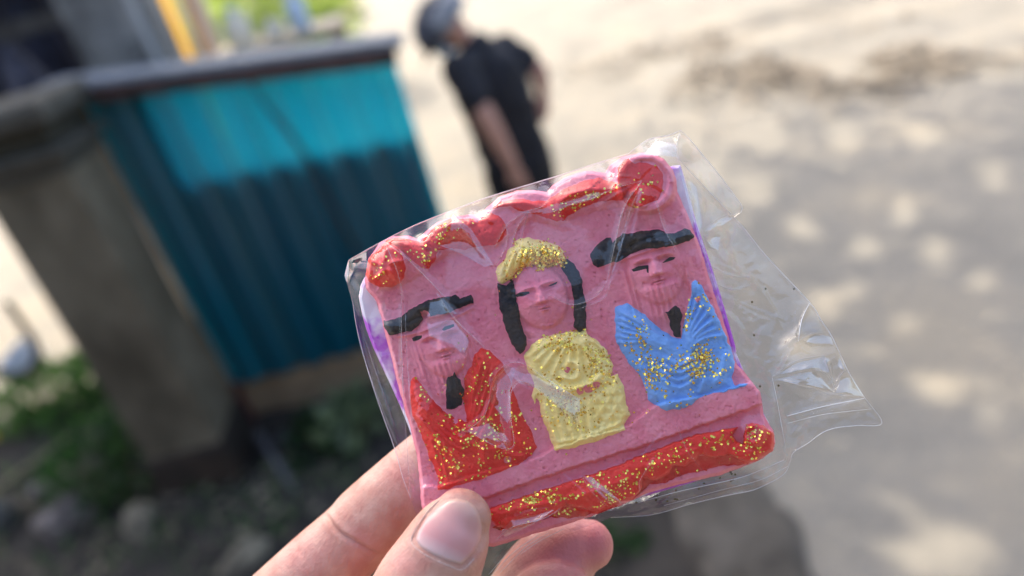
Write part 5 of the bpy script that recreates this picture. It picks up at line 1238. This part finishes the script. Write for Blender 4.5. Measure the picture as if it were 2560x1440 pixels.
for pts, r in ((C1((370, 930), (560, 1080), (780, 1300), (900, 1440)), .07), (C1((370, 950), (470, 1180), (520, 1400)), .06), ([(1092, 732), (1140, 800), (1212, 869)], .07), ([(1003, 730), (1004, 860), (1010, 1010), (1026, 1240)], .07), ([(1012, 760), (1018, 900), (1030, 1060)], .04),
               (C1((900, 680), (1010, 830), (1140, 990), (1260, 1130)), .05), (C1((1365, 800), (1360, 960), (1300, 1080), (1270, 1120)), .04), ([(1604, 452), (1560, 520), (1535, 620), (1518, 700)], .08), ([(1600, 470), (1570, 540), (1548, 640)], .05), ([(1640, 500), (1660, 570), (1690, 625)], .06),
               ([(1518, 700), (1490, 740), (1430, 762), (1370, 735)], .05), ([(1530, 690), (1510, 745), (1440, 775)], .04), (C3((790, 885), (850, 920), (960, 980), (1045, 1000), (1080, 960), (1060, 800), (1062, 650), (1110, 585), (1190, 600), (1330, 720), (1490, 880)), .06), (C3((925, 700), (950, 560), (1040, 470), (1140, 470), (1260, 550), (1400, 640), (1490, 690)), .05), (C3((790, 885), (890, 800), (930, 690)), .05),
               ([(1322, 526), (1290, 575), (1272, 650)], .04), ([(1322, 526), (1305, 590), (1300, 650)], .03), ([(1322, 526), (1270, 560), (1235, 620)], .04), ([(1322, 526), (1356, 516), (1375, 500)], .05), ([(1604, 452), (1540, 470), (1470, 500), (1410, 515)], .05), ([(880, 745), (900, 860), (940, 980), (1000, 1130)], .06), ([(905, 830), (950, 960), (985, 1060)], .04),
               ([(1701, 330), (1692, 362), (1697, 398), (1720, 404)], .07), ([(1626, 347), (1690, 362)], .05), ([(1852, 532), (1800, 545), (1762, 575)], .06), ([(1693, 393), (1720, 470), (1740, 560), (1770, 660), (1800, 760)], .06), ([(1775, 665), (1830, 690), (1880, 692)], .05), ([(1790, 710), (1830, 725), (1880, 712)], .04), ([(1930, 945), (1985, 905), (2060, 890)], .06), ([(1930, 945), (2010, 965), (2080, 985), (2155, 990)], .06), ([(1990, 855), (2035, 832), (2078, 842)], .06), ([(2060, 890), (2075, 930), (2085, 966)], .05), ([(2035, 922), (2068, 936), (2086, 966)], .06), ([(2086, 966), (2110, 930), (2130, 940)], .05),
               ([(1240, 1350), (1280, 1318), (1360, 1296), (1400, 1272)], .08), ([(1262, 1345), (1330, 1310), (1385, 1275)], .05), ([(1480, 1190), (1500, 1220), (1560, 1262)], .05), ([(1455, 1190), (1480, 1230), (1520, 1265)], .04), ([(1690, 1060), (1720, 1130), (1760, 1180)], .03), ([(1640, 1140), (1600, 1200), (1600, 1230)], .035)):
    o = rib(pts, r, 'crease_glint'); o.data.materials[0] = M_CREASE_GLINT
# ================================================================== HAND
def hp(px, py, depth_mm):                       # a joint of the hand: picture direction and distance from the lens
    d = depth_mm * 1e-3
    return np.array([(px - 1280) / F * d, (720 - py) / F * d, DIST - d])
ORIGIN_H = hp(900, 1750, 165)
def hand():
    b = MB()
    q = lambda *a: hp(*a) - ORIGIN_H
    def finger(rows):                           # px, py, depth, r_side, r_front (mm)
        S = spline([(r[0], r[1], r[2], r[3], r[4]) for r in rows], 6)
        b.tube([q(s[0], s[1], s[2]) for s in S], [(s[3] * 1e-3, s[4] * 1e-3) for s in S], 28)
    # thumb, index, middle, ring, little
    finger([(1158, 1288, 144.0, 5.9, 5.0), (1146, 1308, 144.0, 7.0, 5.9), (1128, 1340, 143.8, 7.9, 6.7), (1098, 1398, 143.8, 8.9, 7.8), (1065, 1462, 144.5, 9.9, 9.0), (1010, 1560, 147, 10.2, 9.8), (930, 1680, 152, 10.8, 10.5), (820, 1840, 160, 13, 13), (700, 2000, 168, 17, 16)])
    finger([(1210, 1035, 171.5, 5.5, 5.0), (1150, 1092, 171.5, 7.4, 6.6), (1055, 1182, 172, 8.5, 7.6), (930, 1298, 172.5, 9.1, 8.3), (888, 1340, 172.5, 8.9, 8.2), (800, 1425, 173, 9.6, 9.0), (640, 1575, 175, 10.0, 9.5), (430, 1780, 178, 10.6, 10.2), (330, 1930, 180, 12, 12)])
    finger([(1474, 1362, 168, 5.8, 5.4), (1452, 1368, 168.4, 7.3, 6.9), (1402, 1388, 169.4, 8.1, 7.7), (1342, 1436, 172, 8.4, 8.1), (1272, 1536, 176, 8.8, 8.6), (1130, 1680, 182, 9.4, 9.2), (900, 1850, 186, 10.4, 10), (620, 2020, 186, 12, 12)])
    finger([(1420, 1474, 160, 5.6, 5.2), (1402, 1480, 160, 6.8, 6.5), (1350, 1512, 162, 7.6, 7.2), (1268, 1610, 168, 8.2, 8.0), (1100, 1760, 178, 8.8, 8.6), (880, 1900, 186, 9.8, 9.5), (640, 2080, 187, 12, 12)])
    finger([(1330, 1600, 162, 5.0, 4.8), (1300, 1612, 162, 6.2, 6.0), (1200, 1660, 168, 7.0, 6.8), (1050, 1760, 178, 7.8, 7.6), (860, 1930, 186, 9, 9), (720, 2100, 187, 11, 11)])
    # palm and wrist
    b.tube([q(330, 1930, 182), q(520, 2000, 185), q(680, 2080, 187), q(760, 2140, 187)], [(12e-3, 13e-3)] * 4, 20)
    b.tube([q(500, 1990, 184), q(500, 2250, 186), q(480, 2550, 186), q(440, 2800, 186)], [(24e-3, 15e-3), (36e-3, 16e-3), (32e-3, 18e-3), (26e-3, 19e-3)], 28)
    b.tube([q(820, 1840, 160), q(640, 2080, 172), q(520, 2450, 182)], [(14e-3, 14e-3), (17e-3, 16e-3), (14e-3, 14e-3)], 20)
    v, n, f = remesh(b, .00052, 8)
    # picture coordinates of every vertex, for creases on the sides that face the viewer
    g = v + ORIGIN_H; dep = DIST - g[:, 2]; px = g[:, 0] / dep * F + 1280; py = 720 - g[:, 1] / dep * F
    front = smoothstep(.05, .45, n[:, 2]); near_th = dep < .1545
    disp = np.zeros(len(v))
    NAIL = [(1030, 1350), (1038, 1326), (1056, 1296), (1080, 1268), (1108, 1246), (1138, 1238), (1170, 1243), (1194, 1260), (1208, 1288), (1213, 1322), (1208, 1355), (1188, 1390), (1156, 1421), (1120, 1411), (1078, 1394), (1046, 1374)]
    dn = sdf(NAIL, px, py, 60)
    th = front * near_th
    disp += th * (-.22 * smoothstep(-5, 5, dn) + .16 * np.exp(-((dn + 10) / 6) ** 2) * smoothstep(1230, 1300, py))
    def crease(pts, amp, w, sel):
        nonlocal disp
        sp = [tuple(s) for s in spline([(a, c) for a, c in pts], 5)]
        d, t = pdist(sp, px, py); e = np.clip(np.minimum(t, 1 - t) * 5, 0, 1)
        disp += sel * (-amp * np.exp(-(d / w) ** 2) + amp * .35 * np.exp(-((d - w * 2) / (w * 1.6)) ** 2)) * e
    ix = front * (~near_th) * (px < 1180)
    crease(C6((484, 545), (500, 590), (560, 670), (640, 720), (740, 780), (860, 850)), .8, 5, ix); crease(C6((520, 600), (600, 700), (690, 790), (780, 850)), .25, 5, ix)
    crease(C6((860, 190), (890, 240), (930, 300)), .22, 5, ix); crease(C6((320, 700), (300, 760), (350, 850)), .2, 6, ix); crease(C6((880, 600), (940, 540), (980, 560)), .12, 4, ix)
    for k in range(26):
        x0 = 700 + k * 22 + random.uniform(-8, 8); y0 = 1440 - k * 17 + random.uniform(-30, 30)
        crease([(x0, y0), (x0 + 22, y0 + 26), (x0 + 48, y0 + 62)], .07, 2.6, ix)
    # knuckle folds below the nail
    for k in range(7):
        y0 = 1432 + k * 9; crease([(985 - k * 6, y0 - 30), (1050, y0 + 12), (1140 + k * 4, y0 + 30)], .10, 3, th)
    disp += .04 * np.array([mnoise.noise(Vector(c) * 900) for c in v]) * front
    v2 = v + n * (disp * 1e-3)[:, None]
    # skin material: mottled, pinker at the finger pads, fine print ridges
    m = bpy.data.materials.new('skin'); m.use_nodes = True; nt = m.node_tree; N = nt.nodes; Lk = nt.links; pb = N['Principled BSDF']
    pb.inputs['Roughness'].default_value = .46; pb.inputs['Specular IOR Level'].default_value = .42
    pb.inputs['Subsurface Weight'].default_value = .16; pb.inputs['Subsurface Radius'].default_value = (1, .32, .18); pb.inputs['Subsurface Scale'].default_value = .0022
    tc = N.new('ShaderNodeTexCoord')
    nz = N.new('ShaderNodeTexNoise'); nz.inputs['Scale'].default_value = 190; nz.inputs['Detail'].default_value = 9; Lk.new(tc.outputs['Object'], nz.inputs['Vector'])
    r = N.new('ShaderNodeValToRGB'); e = r.color_ramp.elements; e[0].position = .34; e[0].color = (.46, .205, .15, 1); e[1].position = .66; e[1].color = (.545, .325, .245, 1)
    Lk.new(nz.outputs['Fac'], r.inputs[0])
    vc = N.new('ShaderNodeVertexColor'); vc.layer_name = 'flush'
    mx = N.new('ShaderNodeMixRGB'); mx.inputs[2].default_value = (.56, .16, .16, 1); Lk.new(vc.outputs[0], mx.inputs[0]); Lk.new(r.outputs[0], mx.inputs[1]); Lk.new(mx.outputs[0], pb.inputs['Base Color'])
    wv = N.new('ShaderNodeTexWave'); wv.inputs['Scale'].default_value = 620; wv.inputs['Distortion'].default_value = 6; wv.inputs['Detail'].default_value = 2; wv.inputs['Detail Scale'].default_value = .4
    mp = N.new('ShaderNodeMapping'); mp.inputs['Rotation'].default_value = (0, 0, .8); Lk.new(tc.outputs['Object'], mp.inputs[0]); Lk.new(mp.outputs[0], wv.inputs['Vector'])
    n3 = N.new('ShaderNodeTexNoise'); n3.inputs['Scale'].default_value = 1500; n3.inputs['Detail'].default_value = 4; Lk.new(tc.outputs['Object'], n3.inputs['Vector'])
    ad = N.new('ShaderNodeMath'); ad.operation = 'MULTIPLY_ADD'; ad.inputs[1].default_value = .10; Lk.new(wv.outputs['Fac'], ad.inputs[0]); Lk.new(n3.outputs['Fac'], ad.inputs[2])
    vo = N.new('ShaderNodeTexVoronoi'); vo.feature = 'DISTANCE_TO_EDGE'; vo.inputs['Scale'].default_value = 900; vm = N.new('ShaderNodeMapping'); vm.inputs['Scale'].default_value = (1, .55, 1); vm.inputs['Rotation'].default_value = (0, 0, .75)
    Lk.new(tc.outputs['Object'], vm.inputs[0]); Lk.new(vm.outputs[0], vo.inputs['Vector'])
    ve = N.new('ShaderNodeMath'); ve.operation = 'MULTIPLY_ADD'; ve.inputs[1].default_value = .9; Lk.new(vo.outputs['Distance'], ve.inputs[0]); Lk.new(ad.outputs[0], ve.inputs[2])
    bp = N.new('ShaderNodeBump'); bp.inputs['Strength'].default_value = .8; bp.inputs['Distance'].default_value = .00018; Lk.new(ve.outputs[0], bp.inputs['Height']); Lk.new(bp.outputs[0], pb.inputs['Normal'])
    hand_o = mesh('hand', v2, f, m, None, True)
    # pink flush of finger tips and knuckle (skin's own colour)
    fl = np.zeros(len(v))
    for a, c, rr, k, sel in ((1520, 1345, 90, .75, ~near_th), (1400, 1410, 60, .4, ~near_th), (1330, 1400, 60, .45, ~near_th), (900, 1370, 60, .35, ~near_th), (990, 1180, 50, .25, ~near_th), (1215, 1390, 45, .35, near_th), (1000, 1400, 50, .35, near_th), (760, 1400, 70, .3, ~near_th), (1060, 1230, 40, .25, ~near_th), (1440, 1360, 80, .35, ~near_th), (1130, 1215, 40, .3, near_th)):
        fl += k * np.exp(-((px - a) ** 2 + (py - c) ** 2) / rr ** 2) * sel
    fl = np.clip(fl, 0, 1)
    ca = hand_o.data.color_attributes.new('flush', 'FLOAT_COLOR', 'POINT')
    ca.data.foreach_set('color', np.stack([fl, fl, fl, np.ones_like(fl)], 1).ravel())
    hand_o.matrix_world = Matrix.Translation(Vector(to_world(ORIGIN_H))) @ ROT.to_4x4()
    tag(hand_o, 'bare hand gripping the wrapped plaque between thumb and fingers at the bottom', 'hand')
    # thumb nail: a curved plate laid on the thumb
    tree = BVHTree.FromPolygons([Vector(c) for c in v], f)
    nx = np.arange(1018, 1228, 3.0); ny = np.arange(1222, 1436, 3.0); NX, NY = np.meshgrid(nx, ny)
    dd = sdf(NAIL, NX, NY, 40)
    Z = np.full(NX.shape, np.nan)
    for i in range(NX.shape[0]):
        for j in range(NX.shape[1]):
            if dd[i, j] < -9: continue
            dr = np.array([(NX[i, j] - 1280) / F, (720 - NY[i, j]) / F, -1.0])
            o_ = np.array([0, 0, DIST]) - ORIGIN_H
            h = tree.ray_cast(Vector(o_ + dr * .1), Vector(dr).normalized())
            if h[0] is not None: Z[i, j] = (h[0].z + ORIGIN_H[2]) * 1e3
    Z = np.where(np.isnan(Z), np.nanmin(Z), Z)
    for _ in range(14):
        Z[1:-1, 1:-1] = .25 * (Z[:-2, 1:-1] + Z[2:, 1:-1] + Z[1:-1, :-2] + Z[1:-1, 2:])
    Z = Z + .06 + .20 * smoothstep(-2, 8, dd) - .30 * 0.4 * (1 - smoothstep(-4, 1, dd))
    gy2, gx2 = np.gradient(dd, 3.0); l2 = np.hypot(gx2, gy2) + 1e-6; om = dd < -2
    NXp = NX - np.where(om, (dd + 2) * gx2 / l2, 0); NYp = NY - np.where(om, (dd + 2) * gy2 / l2, 0)
    nm = bpy.data.materials.new('thumb_nail'); nm.use_nodes = True; nt = nm.node_tree; N = nt.nodes; Lk = nt.links; pb = N['Principled BSDF']
    pb.inputs['Roughness'].default_value = .27; pb.inputs['Specular IOR Level'].default_value = .5; pb.inputs['Subsurface Weight'].default_value = .3; pb.inputs['Subsurface Scale'].default_value = .0015; pb.inputs['Subsurface Radius'].default_value = (1, .4, .3)
    vc = N.new('ShaderNodeVertexColor'); vc.layer_name = 'tone'
    r = N.new('ShaderNodeValToRGB'); e = r.color_ramp.elements; e[0].position = 0; e[0].color = (.56, .36, .27, 1); e[1].position = 1; e[1].color = (.60, .47, .44, 1)
    k = e.new(.28); k.color = (.56, .29, .26, 1); k = e.new(.7); k.color = (.56, .27, .26, 1)
    Lk.new(vc.outputs[0], r.inputs[0]); Lk.new(r.outputs[0], pb.inputs['Base Color'])
    tc = N.new('ShaderNodeTexCoord'); mp = N.new('ShaderNodeMapping'); mp.inputs['Rotation'].default_value = (0, 0, .48); mp.inputs['Scale'].default_value = (1, .04, .04)
    nz = N.new('ShaderNodeTexNoise'); nz.inputs['Scale'].default_value = 900; Lk.new(tc.outputs['Object'], mp.inputs[0]); Lk.new(mp.outputs[0], nz.inputs['Vector'])
    bp = N.new('ShaderNodeBump'); bp.inputs['Strength'].default_value = .25; bp.inputs['Distance'].default_value = .0001; Lk.new(nz.outputs['Fac'], bp.inputs['Height']); Lk.new(bp.outputs[0], pb.inputs['Normal'])
    o, idx, used = grid_mesh('nail', dd > -2 - 3.6, Z, nm, hand_o, NXp, NYp, ORIGIN_H, True, NX, NY)
    # tone along the nail from free edge (0) to the pale half-moon (1)
    t = np.clip(((NX - 1165) * -.459 + (NY - 1243) * .889) / 176, 0, 1)[used]
    ca = o.data.color_attributes.new('tone', 'FLOAT_COLOR', 'POINT'); ca.data.foreach_set('color', np.stack([t, t, t, np.ones_like(t)], 1).ravel())
    # dark sleeve over the wrist
    sp = spline([(486, 2470, 186.), (440, 2760, 188.), (330, 3300, 205.), (160, 4100, 250.)], 6); b = MB()
    b.tube([hp(*s_) - ORIGIN_H for s_ in sp], [(.036 + .004 * k / len(sp) + .0012 * math.sin(k * 2.1), .026 + .012 * k / len(sp)) for k in range(len(sp))], 28)
    b.build('sleeve', mat('dark_sleeve', (.03, .032, .04), (.05, .052, .06), 60, .9, .5, 900, bdist=.001), hand_o, True)
    # rim of dry skin round the nail
    mk = mat('cuticle_skin', (.66, .52, .46), (.56, .38, .32), 900, .6)
    pts = [(1098, 1250), (1066, 1282), (1040, 1322), (1028, 1354), (1050, 1378), (1082, 1397), (1122, 1414), (1156, 1424), (1186, 1396)]
    sp = np.array([tuple(s) for s in spline(pts, 5)]); zz = []
    for a, c in sp:
        dr = np.array([(a - 1280) / F, (720 - c) / F, -1.0]); h = tree.ray_cast(Vector(np.array([0, 0, DIST]) - ORIGIN_H + dr * .1), Vector(dr).normalized())
        zz.append((h[0].z + ORIGIN_H[2]) * 1e3 if h[0] else -5)
    qv = near_loc(sp[:, 0], sp[:, 1], np.array(zz) + .10) - ORIGIN_H
    v_, f_ = tube(qv, [(.07e-3 + .06e-3 * abs(mnoise.noise((k * .8, 0, 0)))) for k in range(len(qv))], 8); mesh('cuticle', v_, f_, mk, hand_o, True)
hand()
